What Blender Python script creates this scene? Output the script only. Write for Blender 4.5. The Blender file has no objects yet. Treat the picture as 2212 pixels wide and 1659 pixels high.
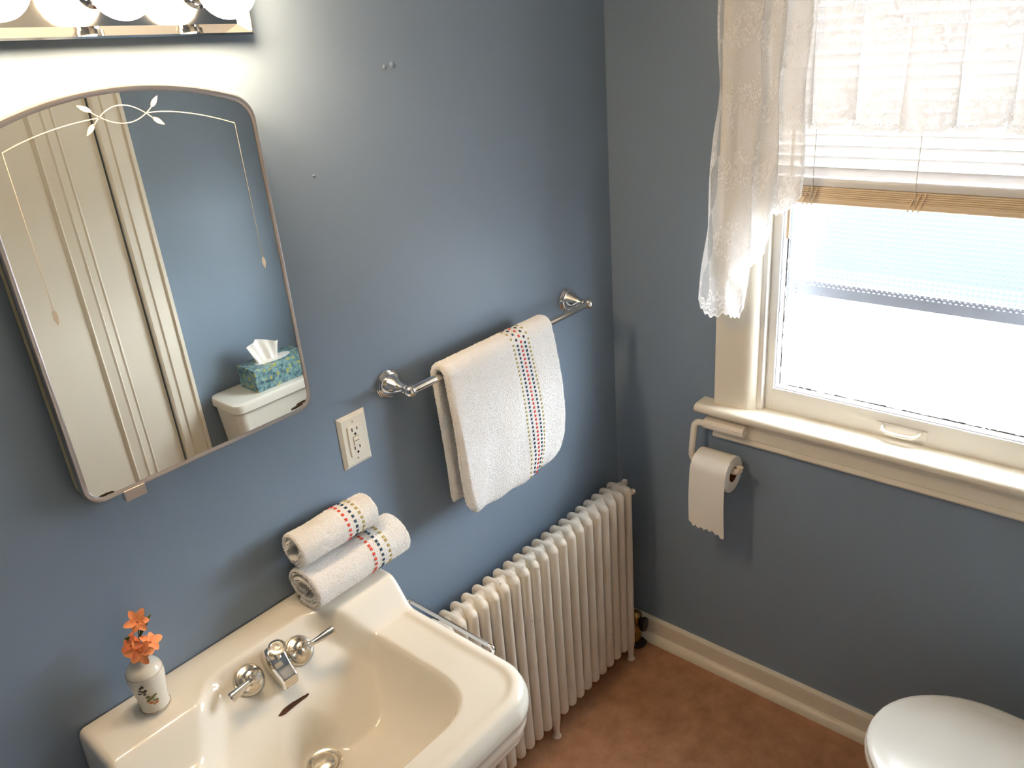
import bpy, bmesh, math, random
import numpy as np
from mathutils import Vector, Matrix

random.seed(7)
rng = np.random.default_rng(7)
scene = bpy.context.scene
COL = scene.collection
PI = math.pi

# ------------------------------------------------------------------ camera
# room axes: the corner of the two visible walls is the origin, X runs along the
# sink wall towards the corner, Y runs along the window wall towards the corner, Z up
CAM = (-1.772, -1.237, 1.858)
FPX = 1744.32
ROWS = ((0.6521458, -0.7539381, -0.0792663),
        (-0.3559668, -0.2122236, -0.9100817),
        (0.6693231, 0.6217222, -0.4067777))          # right, down, forward
cam_data = bpy.data.cameras.new('camera')
cam_data.sensor_fit = 'HORIZONTAL'
cam_data.sensor_width = 36.0
cam_data.lens = FPX / 2212.0 * 36.0
cam_data.clip_start = 0.01
cam = bpy.data.objects.new('camera', cam_data)
COL.objects.link(cam)
r_, d_, f_ = (Vector(v) for v in ROWS)
M = Matrix((r_, -d_, -f_)).transposed().to_4x4()
M.translation = Vector(CAM)
cam.matrix_world = M
scene.camera = cam

# ------------------------------------------------------------------ world, exposure
W = bpy.data.worlds.new('overcast_sky')
scene.world = W
W.use_nodes = True
wn = W.node_tree
bg = wn.nodes['Background']
bg.inputs[0].default_value = (0.88, 0.93, 1.0, 1)
bg.inputs[1].default_value = 12.0
BULB_STRENGTH = 40.0
BULB_COLOR = (1.0, 0.745, 0.475)

vs = scene.view_settings
vs.view_transform = 'Standard'
vs.look = 'None'
vs.gamma = 1.0
vs.use_curve_mapping = False
vs.exposure = 1.5
cy = scene.cycles
cy.use_denoising = True
cy.caustics_reflective = False
cy.caustics_refractive = True
cy.sample_clamp_indirect = 20.0
cy.blur_glossy = 0.1
cy.max_bounces = 12
cy.diffuse_bounces = 6
cy.glossy_bounces = 6
cy.transmission_bounces = 8
cy.transparent_max_bounces = 24

# ------------------------------------------------------------------ materials
MATS = {}
def nodes_of(m):
    m.use_nodes = True
    return m.node_tree.nodes, m.node_tree.links

def pbsdf(name, color, rough=0.5, metal=0.0, bump=None, spec=0.5, mottled=None, coat=0.0, sheen=0.0, sss=0.0):
    """principled material; bump=(scale, strength, distance); mottled=(scale, colour2, contrast)"""
    m = bpy.data.materials.new(name)
    n, l = nodes_of(m)
    b = n['Principled BSDF']
    b.inputs['Base Color'].default_value = (*color, 1)
    b.inputs['Roughness'].default_value = rough
    b.inputs['Metallic'].default_value = metal
    b.inputs['Specular IOR Level'].default_value = spec
    b.inputs['Coat Weight'].default_value = coat
    b.inputs['Coat Roughness'].default_value = 0.08
    b.inputs['Sheen Weight'].default_value = sheen
    tc = n.new('ShaderNodeTexCoord')
    if mottled:
        sc_, c2, con = mottled
        t = n.new('ShaderNodeTexNoise'); t.inputs['Scale'].default_value = sc_
        t.inputs['Detail'].default_value = 5; t.inputs['Roughness'].default_value = 0.65
        l.new(tc.outputs['Object'], t.inputs['Vector'])
        r = n.new('ShaderNodeValToRGB')
        r.color_ramp.elements[0].position = 0.5 - con; r.color_ramp.elements[0].color = (*color, 1)
        r.color_ramp.elements[1].position = 0.5 + con; r.color_ramp.elements[1].color = (*c2, 1)
        l.new(t.outputs['Fac'], r.inputs['Fac']); l.new(r.outputs['Color'], b.inputs['Base Color'])
    if bump:
        t2 = n.new('ShaderNodeTexNoise'); t2.inputs['Scale'].default_value = bump[0]
        t2.inputs['Detail'].default_value = 4
        l.new(tc.outputs['Object'], t2.inputs['Vector'])
        bp = n.new('ShaderNodeBump'); bp.inputs['Strength'].default_value = bump[1]
        bp.inputs['Distance'].default_value = bump[2]
        l.new(t2.outputs['Fac'], bp.inputs['Height']); l.new(bp.outputs['Normal'], b.inputs['Normal'])
    MATS[name] = m
    return m

pbsdf('wall_paint', (0.222, 0.286, 0.366), 0.42, bump=(9, 0.10, 0.02), spec=0.35)
pbsdf('ceiling_paint', (0.80, 0.78, 0.74), 0.8)
pbsdf('trim_paint', (0.80, 0.73, 0.605), 0.6, bump=(30, 0.08, 0.003), spec=0.3)
pbsdf('trim_shoe', (0.78, 0.71, 0.57), 0.4, bump=(30, 0.08, 0.003))
pbsdf('sash_paint', (0.84, 0.80, 0.73), 0.55, bump=(30, 0.06, 0.003))
pbsdf('vinyl_bead', (0.82, 0.84, 0.86), 0.35)
pbsdf('floor_lino', (0.32, 0.145, 0.068), 0.45, mottled=(16, (0.52, 0.275, 0.150), 0.22), bump=(60, 0.05, 0.002))
pbsdf('porcelain', (0.82, 0.775, 0.68), 0.10, spec=0.5)
pbsdf('toilet_china', (0.82, 0.79, 0.71), 0.14)
pbsdf('toilet_seat_plastic', (0.82, 0.79, 0.72), 0.20)
pbsdf('chrome', (0.80, 0.79, 0.77), 0.06, metal=1.0)
pbsdf('worn_chrome', (0.66, 0.60, 0.50), 0.24, metal=1.0, mottled=(120, (0.80, 0.77, 0.70), 0.2))
pbsdf('satin_chrome', (0.56, 0.50, 0.47), 0.28, metal=1.0)
pbsdf('mirror', (0.86, 0.87, 0.83), 0.0, metal=1.0)
pbsdf('etching', (0.62, 0.57, 0.47), 0.5)
pbsdf('worn_silver', (0.055, 0.030, 0.016), 0.7)
pbsdf('cabinet_paint', (0.70, 0.58, 0.32), 0.5)
pbsdf('radiator_paint', (0.76, 0.68, 0.56), 0.42, bump=(140, 0.10, 0.002))
pbsdf('rust', (0.045, 0.016, 0.008), 0.9, mottled=(90, (0.10, 0.035, 0.015), 0.2))
pbsdf('chip_dark', (0.07, 0.035, 0.02), 0.9)
pbsdf('brass', (0.45, 0.30, 0.11), 0.3, metal=1.0)
pbsdf('black_iron', (0.018, 0.016, 0.016), 0.5)
pbsdf('terry', (0.93, 0.91, 0.88), 0.95, bump=(420, 0.9, 0.004), sheen=0.35, spec=0.1)
pbsdf('terry_loops', (0.95, 0.94, 0.91), 0.95, spec=0.05)
pbsdf('thread_red', (0.72, 0.085, 0.05), 0.8)
pbsdf('thread_navy', (0.028, 0.070, 0.120), 0.8)
pbsdf('thread_gold', (0.46, 0.37, 0.12), 0.8)
pbsdf('plate_ivory', (0.84, 0.79, 0.67), 0.3)
pbsdf('slot_dark', (0.015, 0.012, 0.010), 0.6)
pbsdf('holder_plastic', (0.80, 0.73, 0.63), 0.35)
pbsdf('paper', (0.84, 0.80, 0.73), 0.95, bump=(300, 0.25, 0.001))
pbsdf('cardboard', (0.20, 0.075, 0.022), 0.9)
pbsdf('vase_china', (0.76, 0.72, 0.62), 0.10)
pbsdf('vase_gold', (0.20, 0.10, 0.05), 0.4)
pbsdf('motif_green', (0.16, 0.17, 0.05), 0.6)
pbsdf('motif_dark', (0.05, 0.045, 0.05), 0.6)
pbsdf('motif_orange', (0.62, 0.20, 0.07), 0.6)
pbsdf('leaf_green', (0.09, 0.12, 0.025), 0.6)
pbsdf('petal', (0.94, 0.24, 0.09), 0.7, mottled=(60, (0.98, 0.46, 0.18), 0.25))
pbsdf('petal_pink', (0.88, 0.16, 0.13), 0.7, mottled=(45, (0.95, 0.36, 0.10), 0.25))
pbsdf('blind_tan', (0.86, 0.68, 0.46), 0.5)
pbsdf('cord_white', (0.80, 0.78, 0.74), 0.8)
pbsdf('door_paint', (0.80, 0.75, 0.64), 0.4)
pbsdf('storm_metal', (0.30, 0.33, 0.40), 0.4)
pbsdf('dirt', (0.10, 0.085, 0.075), 0.9)
pbsdf('tissue', (0.84, 0.80, 0.74), 0.95)

def tissue_box_mat():
    m = bpy.data.materials.new('tissue_box_print'); n, l = nodes_of(m)
    b = n['Principled BSDF']; b.inputs['Roughness'].default_value = 0.4
    tc = n.new('ShaderNodeTexCoord')
    v = n.new('ShaderNodeTexVoronoi'); v.inputs['Scale'].default_value = 95; v.feature = 'SMOOTH_F1'; v.inputs['Smoothness'].default_value = 0.35
    l.new(tc.outputs['Object'], v.inputs['Vector'])
    s = n.new('ShaderNodeSeparateColor'); l.new(v.outputs['Color'], s.inputs[0])
    r = n.new('ShaderNodeValToRGB')
    e = r.color_ramp.elements
    e[0].position = 0.0; e[0].color = (0.06, 0.12, 0.17, 1)
    e[1].position = 1.0; e[1].color = (0.45, 0.42, 0.10, 1)
    for p, c in ((0.25, (0.12, 0.24, 0.27, 1)), (0.5, (0.26, 0.41, 0.41, 1)), (0.72, (0.10, 0.20, 0.26, 1)), (0.86, (0.30, 0.50, 0.45, 1)), (0.9, (0.50, 0.45, 0.08, 1))):
        x = e.new(p); x.color = c
    l.new(s.outputs[0], r.inputs['Fac']); l.new(r.outputs['Color'], b.inputs['Base Color'])
    MATS['tissue_box_print'] = m
tissue_box_mat()

def emission_mat(name, color, strength):
    m = bpy.data.materials.new(name); n, l = nodes_of(m)
    n.remove(n['Principled BSDF'])
    e = n.new('ShaderNodeEmission'); e.inputs[0].default_value = (*color, 1); e.inputs[1].default_value = strength
    l.new(e.outputs[0], n['Material Output'].inputs[0]); MATS[name] = m
emission_mat('bulb_glow', BULB_COLOR, BULB_STRENGTH)

def obscure_glass():
    """patterned privacy glass: refracted by the relief, a part passes straight"""
    m = bpy.data.materials.new('obscure_glass'); n, l = nodes_of(m); n.remove(n['Principled BSDF'])
    gl = n.new('ShaderNodeBsdfRefraction'); gl.inputs['Roughness'].default_value = 0.06; gl.inputs['IOR'].default_value = 1.12
    gl.inputs[0].default_value = (0.97, 0.985, 0.985, 1)
    tr = n.new('ShaderNodeBsdfTransparent'); tr.inputs[0].default_value = (0.96, 0.98, 0.985, 1)
    m1 = n.new('ShaderNodeMixShader'); m1.inputs[0].default_value = 0.25
    l.new(gl.outputs[0], m1.inputs[1]); l.new(tr.outputs[0], m1.inputs[2])
    l.new(m1.outputs[0], n['Material Output'].inputs[0]); MATS['obscure_glass'] = m
obscure_glass()

def thin_glass():
    m = bpy.data.materials.new('clear_glass'); n, l = nodes_of(m); n.remove(n['Principled BSDF'])
    tr = n.new('ShaderNodeBsdfTransparent'); tr.inputs[0].default_value = (0.84, 0.85, 0.86, 1)
    gl = n.new('ShaderNodeBsdfGlossy'); gl.inputs['Roughness'].default_value = 0.02
    m2 = n.new('ShaderNodeMixShader'); m2.inputs[0].default_value = 0.06
    l.new(tr.outputs[0], m2.inputs[1]); l.new(gl.outputs[0], m2.inputs[2])
    l.new(m2.outputs[0], n['Material Output'].inputs[0]); MATS['clear_glass'] = m
thin_glass()

def translucent_mat(name, color, fac):
    m = bpy.data.materials.new(name); n, l = nodes_of(m)
    b = n['Principled BSDF']; b.inputs['Base Color'].default_value = (*color, 1); b.inputs['Roughness'].default_value = 0.4
    t = n.new('ShaderNodeBsdfTranslucent'); t.inputs[0].default_value = (*color, 1)
    mx = n.new('ShaderNodeMixShader'); mx.inputs[0].default_value = fac
    l.new(b.outputs[0], mx.inputs[1]); l.new(t.outputs[0], mx.inputs[2])
    l.new(mx.outputs[0], n['Material Output'].inputs[0]); MATS[name] = m
translucent_mat('blind_white', (0.82, 0.78, 0.74), 0.06)
translucent_mat('rail_white', (0.84, 0.82, 0.79), 0.04)

def lace_mat():
    """lace by UV in metres: u along the hem, v height above the hem"""
    m = bpy.data.materials.new('lace'); n, l = nodes_of(m); n.remove(n['Principled BSDF'])
    def math_(op, a, b=None, c=None, clamp=False):
        x = n.new('ShaderNodeMath'); x.operation = op; x.use_clamp = clamp
        for i, q in enumerate((a, b, c)):
            if q is None: continue
            if isinstance(q, (int, float)): x.inputs[i].default_value = q
            else: l.new(q, x.inputs[i])
        return x.outputs[0]
    uv = n.new('ShaderNodeUVMap'); uv.uv_map = 'UVMap'
    sp = n.new('ShaderNodeSeparateXYZ'); l.new(uv.outputs[0], sp.inputs[0])
    U, V = sp.outputs[0], sp.outputs[1]
    # fine net
    vo = n.new('ShaderNodeTexVoronoi'); vo.feature = 'DISTANCE_TO_EDGE'; vo.inputs['Scale'].default_value = 620
    l.new(uv.outputs[0], vo.inputs['Vector'])
    net = math_('LESS_THAN', vo.outputs['Distance'], 0.14)
    # scroll motifs: rings inside cells
    v2 = n.new('ShaderNodeTexVoronoi'); v2.inputs['Scale'].default_value = 52; v2.inputs['Randomness'].default_value = 0.75
    l.new(uv.outputs[0], v2.inputs['Vector'])
    ring = math_('SINE', math_('MULTIPLY', v2.outputs['Distance'], 17.0))
    ringm = math_('GREATER_THAN', ring, 0.1)
    # flower motif bands repeat on the height
    nz = n.new('ShaderNodeTexNoise'); nz.inputs['Scale'].default_value = 34; nz.inputs['Detail'].default_value = 2
    l.new(uv.outputs[0], nz.inputs['Vector'])
    bands = math_('GREATER_THAN', math_('ADD', math_('MULTIPLY', math_('SINE', math_('MULTIPLY', V, 42.0)), 0.16), nz.outputs['Fac']), 0.56)
    hem = math_('LESS_THAN', V, 0.055)
    edge = math_('LESS_THAN', V, 0.006)
    # eyelets along the hem
    du = math_('SUBTRACT', math_('FRACT', math_('MULTIPLY', U, 1 / 0.0048)), 0.5)
    dv = math_('MULTIPLY', math_('SUBTRACT', V, 0.0105), 1 / 0.0048)
    eye = math_('LESS_THAN', math_('ADD', math_('MULTIPLY', du, du), math_('MULTIPLY', dv, dv)), 0.075)
    dense = math_('MAXIMUM', math_('MULTIPLY', hem, ringm), math_('MULTIPLY', bands, ringm))
    dense = math_('MAXIMUM', dense, edge)
    alpha = math_('MAXIMUM', math_('MULTIPLY', dense, 0.93), math_('MULTIPLY_ADD', net, 0.22, 0.56))
    # lens-shaped net windows down the free edge of the side panel, ringed by eyelets
    lv = math_('SINE', math_('MULTIPLY', V, 2 * PI / 0.24))
    lens_w = math_('MULTIPLY', math_('POWER', math_('ABSOLUTE', lv), 0.7), 0.013)
    lens = math_('LESS_THAN', math_('ABSOLUTE', math_('SUBTRACT', U, 0.034)), lens_w)
    lens = math_('MULTIPLY', lens, math_('GREATER_THAN', V, 0.03))
    alpha = math_('MULTIPLY', math_('ADD', math_('MULTIPLY', alpha, math_('SUBTRACT', 1.0, lens)), math_('MULTIPLY', math_('MULTIPLY_ADD', net, 0.55, 0.06), lens)), 1.0)
    alpha = math_('MULTIPLY', alpha, math_('SUBTRACT', 1.0, eye))
    df = n.new('ShaderNodeBsdfDiffuse'); df.inputs[0].default_value = (0.92, 0.91, 0.89, 1)
    tl = n.new('ShaderNodeBsdfTranslucent'); tl.inputs[0].default_value = (0.92, 0.91, 0.90, 1)
    mx = n.new('ShaderNodeMixShader'); mx.inputs[0].default_value = 0.42
    l.new(df.outputs[0], mx.inputs[1]); l.new(tl.outputs[0], mx.inputs[2])
    tr = n.new('ShaderNodeBsdfTransparent')
    m2 = n.new('ShaderNodeMixShader'); l.new(alpha, m2.inputs[0])
    l.new(tr.outputs[0], m2.inputs[1]); l.new(mx.outputs[0], m2.inputs[2])
    l.new(m2.outputs[0], n['Material Output'].inputs[0]); MATS['lace'] = m
lace_mat()

# ------------------------------------------------------------------ helpers
ORG = {}
def tag(o, label=None, cat=None, group=None, kind=None):
    if label: o['label'] = label
    if cat: o['category'] = cat
    if group: o['group'] = group
    if kind: o['kind'] = kind
    return o

def thing(name, loc, label=None, cat=None, group=None, kind=None):
    o = bpy.data.objects.new(name, None); COL.objects.link(o)
    o.location = loc; o.empty_display_size = 0.05
    ORG[o.name] = Vector(loc)
    return tag(o, label, cat, group, kind)

def finish(name, me, mat, parent=None, smooth=True, angle=38):
    if smooth:
        bm = bmesh.new(); bm.from_mesh(me)
        lim = math.radians(angle)
        for f in bm.faces: f.smooth = True
        for e in bm.edges:
            e.smooth = not (len(e.link_faces) == 2 and e.calc_face_angle(0) > lim)
        bm.to_mesh(me); bm.free()
    if mat: me.materials.append(MATS[mat])
    o = bpy.data.objects.new(name, me); COL.objects.link(o)
    if smooth and len(me.polygons) < 6000:
        wn_ = o.modifiers.new('weighted_normals', 'WEIGHTED_NORMAL'); wn_.keep_sharp = True; wn_.weight = 60
    if parent is not None:
        o.parent = parent; ORG[o.name] = ORG[parent.name]
    else:
        ORG[o.name] = Vector((0, 0, 0))
    return o

def origin_of(parent):
    return ORG[parent.name] if parent is not None else Vector((0, 0, 0))

class MB:
    """collects verts and faces in world coordinates; build() links them as one mesh"""
    def __init__(s): s.v = []; s.f = []
    def add(s, V, F):
        k = len(s.v); s.v += [tuple(p) for p in V]; s.f += [tuple(i + k for i in f) for f in F]; return s
    def box(s, x0, x1, y0, y1, z0, z1, bevel=0.0, seg=2):
        if bevel <= 0:
            V = [(x, y, z) for x in (x0, x1) for y in (y0, y1) for z in (z0, z1)]
            F = [(0, 1, 3, 2), (4, 6, 7, 5), (0, 4, 5, 1), (2, 3, 7, 6), (0, 2, 6, 4), (1, 5, 7, 3)]
            return s.add(V, F)
        bm = bmesh.new()
        bmesh.ops.create_cube(bm, size=1.0)
        for q in bm.verts:
            q.co = Vector((x0 + (q.co.x + .5) * (x1 - x0), y0 + (q.co.y + .5) * (y1 - y0), z0 + (q.co.z + .5) * (z1 - z0)))
        bmesh.ops.bevel(bm, geom=list(bm.edges), offset=bevel, segments=seg, profile=0.5, affect='EDGES')
        bm.verts.index_update()
        V = [tuple(q.co) for q in bm.verts]; F = [tuple(q.index for q in f.verts) for f in bm.faces]
        bm.free()
        return s.add(V, F)
    def lathe(s, prof, c, axis=(0, 0, 1), n=32, caps=True, sx=1.0, sy=1.0):
        """prof: [(radius, height)], c: origin"""
        a = Vector(axis).normalized(); c = Vector(c)
        u = a.orthogonal().normalized() if abs(a.z) < 0.999 else Vector((1, 0, 0))
        w = a.cross(u)
        V = []; F = []
        for r, h in prof:
            for i in range(n):
                t = 2 * PI * i / n
                V.append(c + a * h + (u * math.cos(t) * sx + w * math.sin(t) * sy) * r)
        for j in range(len(prof) - 1):
            for i in range(n):
                k = (i + 1) % n
                F.append((j * n + i, j * n + k, (j + 1) * n + k, (j + 1) * n + i))
        if caps:
            if prof[0][0] > 1e-6: F.append(tuple(range(n))[::-1])
            if prof[-1][0] > 1e-6: F.append(tuple((len(prof) - 1) * n + i for i in range(n)))
        return s.add(V, F)
    def tube(s, pts, r, n=12, closed=False, caps=True):
        pts = [Vector(p) for p in pts]; m = len(pts)
        R = r if hasattr(r, '__len__') else [r] * m
        V = []; F = []; prev = None
        for i, p in enumerate(pts):
            if closed: d = pts[(i + 1) % m] - pts[i - 1]
            else: d = pts[min(i + 1, m - 1)] - pts[max(i - 1, 0)]
            d.normalize()
            if prev is None: u = d.orthogonal().normalized()
            else:
                u = prev - d * prev.dot(d); u.normalize()
            prev = u; w = d.cross(u)
            for k in range(n):
                t = 2 * PI * k / n
                V.append(p + (u * math.cos(t) + w * math.sin(t)) * R[i])
        for i in range(m if closed else m - 1):
            j = (i + 1) % m
            for k in range(n):
                q = (k + 1) % n
                F.append((i * n + k, i * n + q, j * n + q, j * n + k))
        if caps and not closed:
            F.append(tuple(range(n))[::-1]); F.append(tuple((m - 1) * n + k for k in range(n)))
        return s.add(V, F)
    def prism(s, poly, axis, a0, a1):
        """poly: 2D outline; axis 'x' -> poly is (y,z), 'y' -> (x,z), 'z' -> (x,y)"""
        def P(p, a):
            return {'x': (a, p[0], p[1]), 'y': (p[0], a, p[1]), 'z': (p[0], p[1], a)}[axis]
        n = len(poly)
        V = [P(p, a0) for p in poly] + [P(p, a1) for p in poly]
        F = [(i, (i + 1) % n, n + (i + 1) % n, n + i) for i in range(n)]
        F += [tuple(range(n))[::-1], tuple(range(n, 2 * n))]
        return s.add(V, F)
    def grid(s, P, wrap=False):
        """P: array (nu, nv, 3)"""
        nu, nv = len(P), len(P[0])
        V = [tuple(P[i][j]) for i in range(nu) for j in range(nv)]
        F = [(i * nv + j, i * nv + j + 1, (i + 1) * nv + j + 1, (i + 1) * nv + j) for i in range(nu - 1) for j in range(nv - 1)]
        if wrap: F += [((nu - 1) * nv + j, (nu - 1) * nv + j + 1, j + 1, j) for j in range(nv - 1)]
        return s.add(V, F)
    def sphere(s, c, r, n=20, m=12, sc=(1, 1, 1)):
        c = Vector(c); V = []; F = []
        for i in range(1, m):
            t = PI * i / m
            for k in range(n):
                q = 2 * PI * k / n
                V.append((c.x + r * sc[0] * math.sin(t) * math.cos(q), c.y + r * sc[1] * math.sin(t) * math.sin(q), c.z + r * sc[2] * math.cos(t)))
        for i in range(m - 2):
            for k in range(n):
                F.append((i * n + k, (i + 1) * n + k, (i + 1) * n + (k + 1) % n, i * n + (k + 1) % n))
        V.append((c.x, c.y, c.z + r * sc[2])); V.append((c.x, c.y, c.z - r * sc[2]))
        a, b = len(V) - 2, len(V) - 1
        for k in range(n):
            F.append((a, k, (k + 1) % n)); F.append((b, (m - 2) * n + (k + 1) % n, (m - 2) * n + k))
        return s.add(V, F)
    def mesh(s, name, parent):
        o = origin_of(parent)
        me = bpy.data.meshes.new(name)
        me.from_pydata([(p[0] - o.x, p[1] - o.y, p[2] - o.z) for p in s.v], [], s.f)
        bm = bmesh.new(); bm.from_mesh(me)
        bmesh.ops.recalc_face_normals(bm, faces=list(bm.faces))
        bm.to_mesh(me); bm.free(); me.update()
        return me
    def build(s, name, mat, parent=None, smooth=True, angle=38):
        return finish(name, s.mesh(name, parent), mat, parent, smooth, angle)

def place(o, parent, loc):
    """link a copy of a part"""
    c = o.copy(); COL.objects.link(c); c.parent = parent; c.location = loc
    ORG[c.name] = ORG[parent.name]
    return c

def arc(cx, cz, r, a0, a1, n):
    return [(cx + r * math.cos(math.radians(a0 + (a1 - a0) * i / n)), cz + r * math.sin(math.radians(a0 + (a1 - a0) * i / n))) for i in range(n + 1)]

# ------------------------------------------------------------------ room shell
ROOM_X0, ROOM_Y0, ROOM_H = -2.45, -1.515, 2.42
T = 0.14
WIN_Y0, WIN_Y1, WIN_Z0, WIN_Z1 = -1.12, -0.435, 0.882, 2.06

tag(MB().box(ROOM_X0 - T, T, ROOM_Y0 - T, T, -0.12, 0).build('floor', 'floor_lino', smooth=False), 'mottled brown linoleum floor', kind='structure')
tag(MB().box(ROOM_X0 - T, T, ROOM_Y0 - T, T, ROOM_H, ROOM_H + 0.1).build('ceiling', 'ceiling_paint', smooth=False), 'plain white bathroom ceiling', kind='structure')
wall_left = tag(MB().box(ROOM_X0 - T, T, 0, T, 0, ROOM_H).build('wall_left', 'wall_paint', smooth=False), 'blue grey painted wall behind the sink', kind='structure')
for k, (x, z, r) in enumerate(((-0.693, 1.805, 0.0062), (-0.712, 1.803, 0.0045), (-0.909, 1.639, 0.0025))):
    MB().lathe([(r, 0.0), (r * 0.8, 0.0014), (r * 0.35, 0.002), (0.0003, 0.0021)], (x, 0, z), (0, -1, 0), 16).build('filled_hole', 'wall_paint', wall_left)
wb = MB()
wb.box(0, T, ROOM_Y0 - T, 0, 0, WIN_Z0).box(0, T, ROOM_Y0 - T, 0, WIN_Z1, ROOM_H)
wb.box(0, T, WIN_Y1, 0, WIN_Z0, WIN_Z1).box(0, T, ROOM_Y0 - T, WIN_Y0, WIN_Z0, WIN_Z1)
tag(wb.build('wall_right', 'wall_paint', smooth=False), 'blue grey painted wall with the window', kind='structure')
DOOR_X0, DOOR_X1, DOOR_H = -1.43, -0.665, 2.03
wc = MB()
wc.box(ROOM_X0 - T, DOOR_X0, ROOM_Y0 - T, ROOM_Y0, 0, ROOM_H).box(DOOR_X1, 0, ROOM_Y0 - T, ROOM_Y0, 0, ROOM_H)
wc.box(DOOR_X0, DOOR_X1, ROOM_Y0 - T, ROOM_Y0, DOOR_H, ROOM_H)
tag(wc.build('wall_back', 'wall_paint', smooth=False), 'blue grey wall seen in the mirror behind the toilet tank', kind='structure')
tag(MB().box(ROOM_X0 - T, ROOM_X0, ROOM_Y0 - T, 0, 0, ROOM_H).build('wall_side', 'wall_paint', smooth=False), 'blue grey end wall opposite the window', kind='structure')

pbsdf('driveway', (0.24, 0.24, 0.25), 0.9, mottled=(3, (0.29, 0.29, 0.29), 0.3))
pbsdf('lawn', (0.0076, 0.0118, 0.0098), 1.0, mottled=(6, (0.0102, 0.0145, 0.0126), 0.3))
tag(MB().box(0.3, 6.2, -14, 12, -1.0, -0.8).build('driveway', 'driveway', smooth=False), 'pale paved ground outside the window', kind='structure')
tag(MB().box(6.2, 60, -40, 40, -1.0, -0.8).build('lawn', 'lawn', smooth=False), 'green lawn blurred beyond the patterned glass', kind='structure')

# baseboards: flat board with a rounded top piece and a quarter-round shoe
def baseboard(name, fn, a0, a1, label):
    """fn(d, z, a) -> world point for depth d, height z, run a"""
    t = thing(name, fn(0, 0, a0), label, kind='structure')
    board = [(0, 0), (0.013, 0), (0.013, 0.052), (0.0165, 0.055)] + [(0.0165, 0.076), (0.014, 0.081), (0.006, 0.084), (0, 0.084)]
    shoe = [(0.012, 0.0)] + [(0.013 + 0.020 * math.cos(q), 0.026 * math.sin(q)) for q in np.linspace(0, PI / 2, 7)] + [(0.012, 0.026)]
    for nm, poly, mt in (('board', board, 'trim_paint'), ('shoe_molding', shoe, 'trim_shoe')):
        n = len(poly)
        V = [fn(d, z, a0) for d, z in poly] + [fn(d, z, a1) for d, z in poly]
        F = [(i, (i + 1) % n, n + (i + 1) % n, n + i) for i in range(n)] + [tuple(range(n)), tuple(range(n, 2 * n))]
        MB().add(V, F).build(nm, mt, t, angle=30)
baseboard('baseboard_right', lambda d, z, a: (-d, a, z), 0.0, ROOM_Y0, 'cream baseboard under the window wall')
baseboard('baseboard_left', lambda d, z, a: (a, -d, z), ROOM_X0, -0.034, 'cream baseboard behind the radiator')
baseboard('baseboard_back', lambda d, z, a: (a, ROOM_Y0 + d, z), -0.572, -0.034, 'cream baseboard behind the toilet')

# ------------------------------------------------------------------ door in the back wall (seen in the mirror)
dr = thing('door_1', (DOOR_X1, ROOM_Y0, 0), 'cream panelled door reflected in the mirror', kind='structure')
yb = ROOM_Y0
dl = MB()
def dbox(x0, x1, z0, z1, y0, y1, bv=0.002): MB_ = MB().box(x0, x1, y0, y1, z0, z1, bv); return MB_
st = 0.101
DX0, DX1 = DOOR_X0 + 0.004, DOOR_X1 - 0.003
dbox(DX1 - st, DX1, 0.006, DOOR_H - 0.004, yb - 0.042, yb - 0.006).build('stile', 'door_paint', dr)
dbox(DX0, DX0 + st, 0.006, DOOR_H - 0.004, yb - 0.042, yb - 0.006).build('stile', 'door_paint', dr)
for z0, z1 in ((0.006, 0.22), (0.92, 1.06 - 0.06), (DOOR_H - 0.12, DOOR_H - 0.004)):
    if z0 == 0.92: continue
    dbox(DX0 + st, DX1 - st, z0, z1, yb - 0.042, yb - 0.006).build('rail', 'door_paint', dr)
dbox(DX0 + st - 0.01, DX1 - st + 0.01, 0.2, DOOR_H - 0.1, yb - 0.032, yb - 0.018).build('panel', 'door_paint', dr)
for s, xe in ((1, DX1 - st), (-1, DX0 + st)):
    # stepped panel moulding running the full height
    prof = [(0, -0.018), (0, -0.005), (0.006, -0.003), (0.010, -0.007), (0.030, -0.007), (0.034, -0.003), (0.040, -0.007), (0.068, -0.011), (0.073, -0.007), (0.082, -0.016), (0.084, -0.02)]
    MB().prism([(xe - s * a, yb + b) for a, b in prof], 'z', 0.2, DOOR_H - 0.1).build('panel_molding', 'door_paint', dr, angle=25)
# solid backing added to stop sky light leaking past the door, then casing
MB().box(DOOR_X0, DOOR_X1, yb - T, yb - 0.0435, 0.0, DOOR_H).build('door_light_seal', 'cardboard', dr, smooth=False)
for xa, xb, nm in ((DOOR_X1, DOOR_X1 + 0.092, 'casing'), (DOOR_X0 - 0.092, DOOR_X0, 'casing')):
    s = 1 if nm and xa == DOOR_X1 else -1
    xi, xo = (xa, xb) if s == 1 else (xb, xa)
    prof = [(0, 0), (0, 0.012), (0.006, 0.016), (0.028, 0.016), (0.032, 0.021), (0.070, 0.018), (0.078, 0.018), (0.080, 0.026), (0.092, 0.026), (0.092, 0)]
    MB().prism([(xi + s * a, yb + b) for a, b in prof], 'z', 0, DOOR_H + 0.09).build(nm, 'door_paint', dr, angle=25)
MB().box(DOOR_X0, DOOR_X1, yb, yb + 0.02, DOOR_H, DOOR_H + 0.09, 0.003).build('casing', 'door_paint', dr)
MB().lathe([(0.026, 0), (0.026, 0.006), (0.011, 0.010), (0.010, 0.035), (0.026, 0.045), (0.029, 0.058), (0.022, 0.068), (0.001, 0.071)], (DX0 + 0.055, yb - 0.006, 0.93), (0, 1, 0), 24).build('door_knob', 'chrome', dr)

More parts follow.
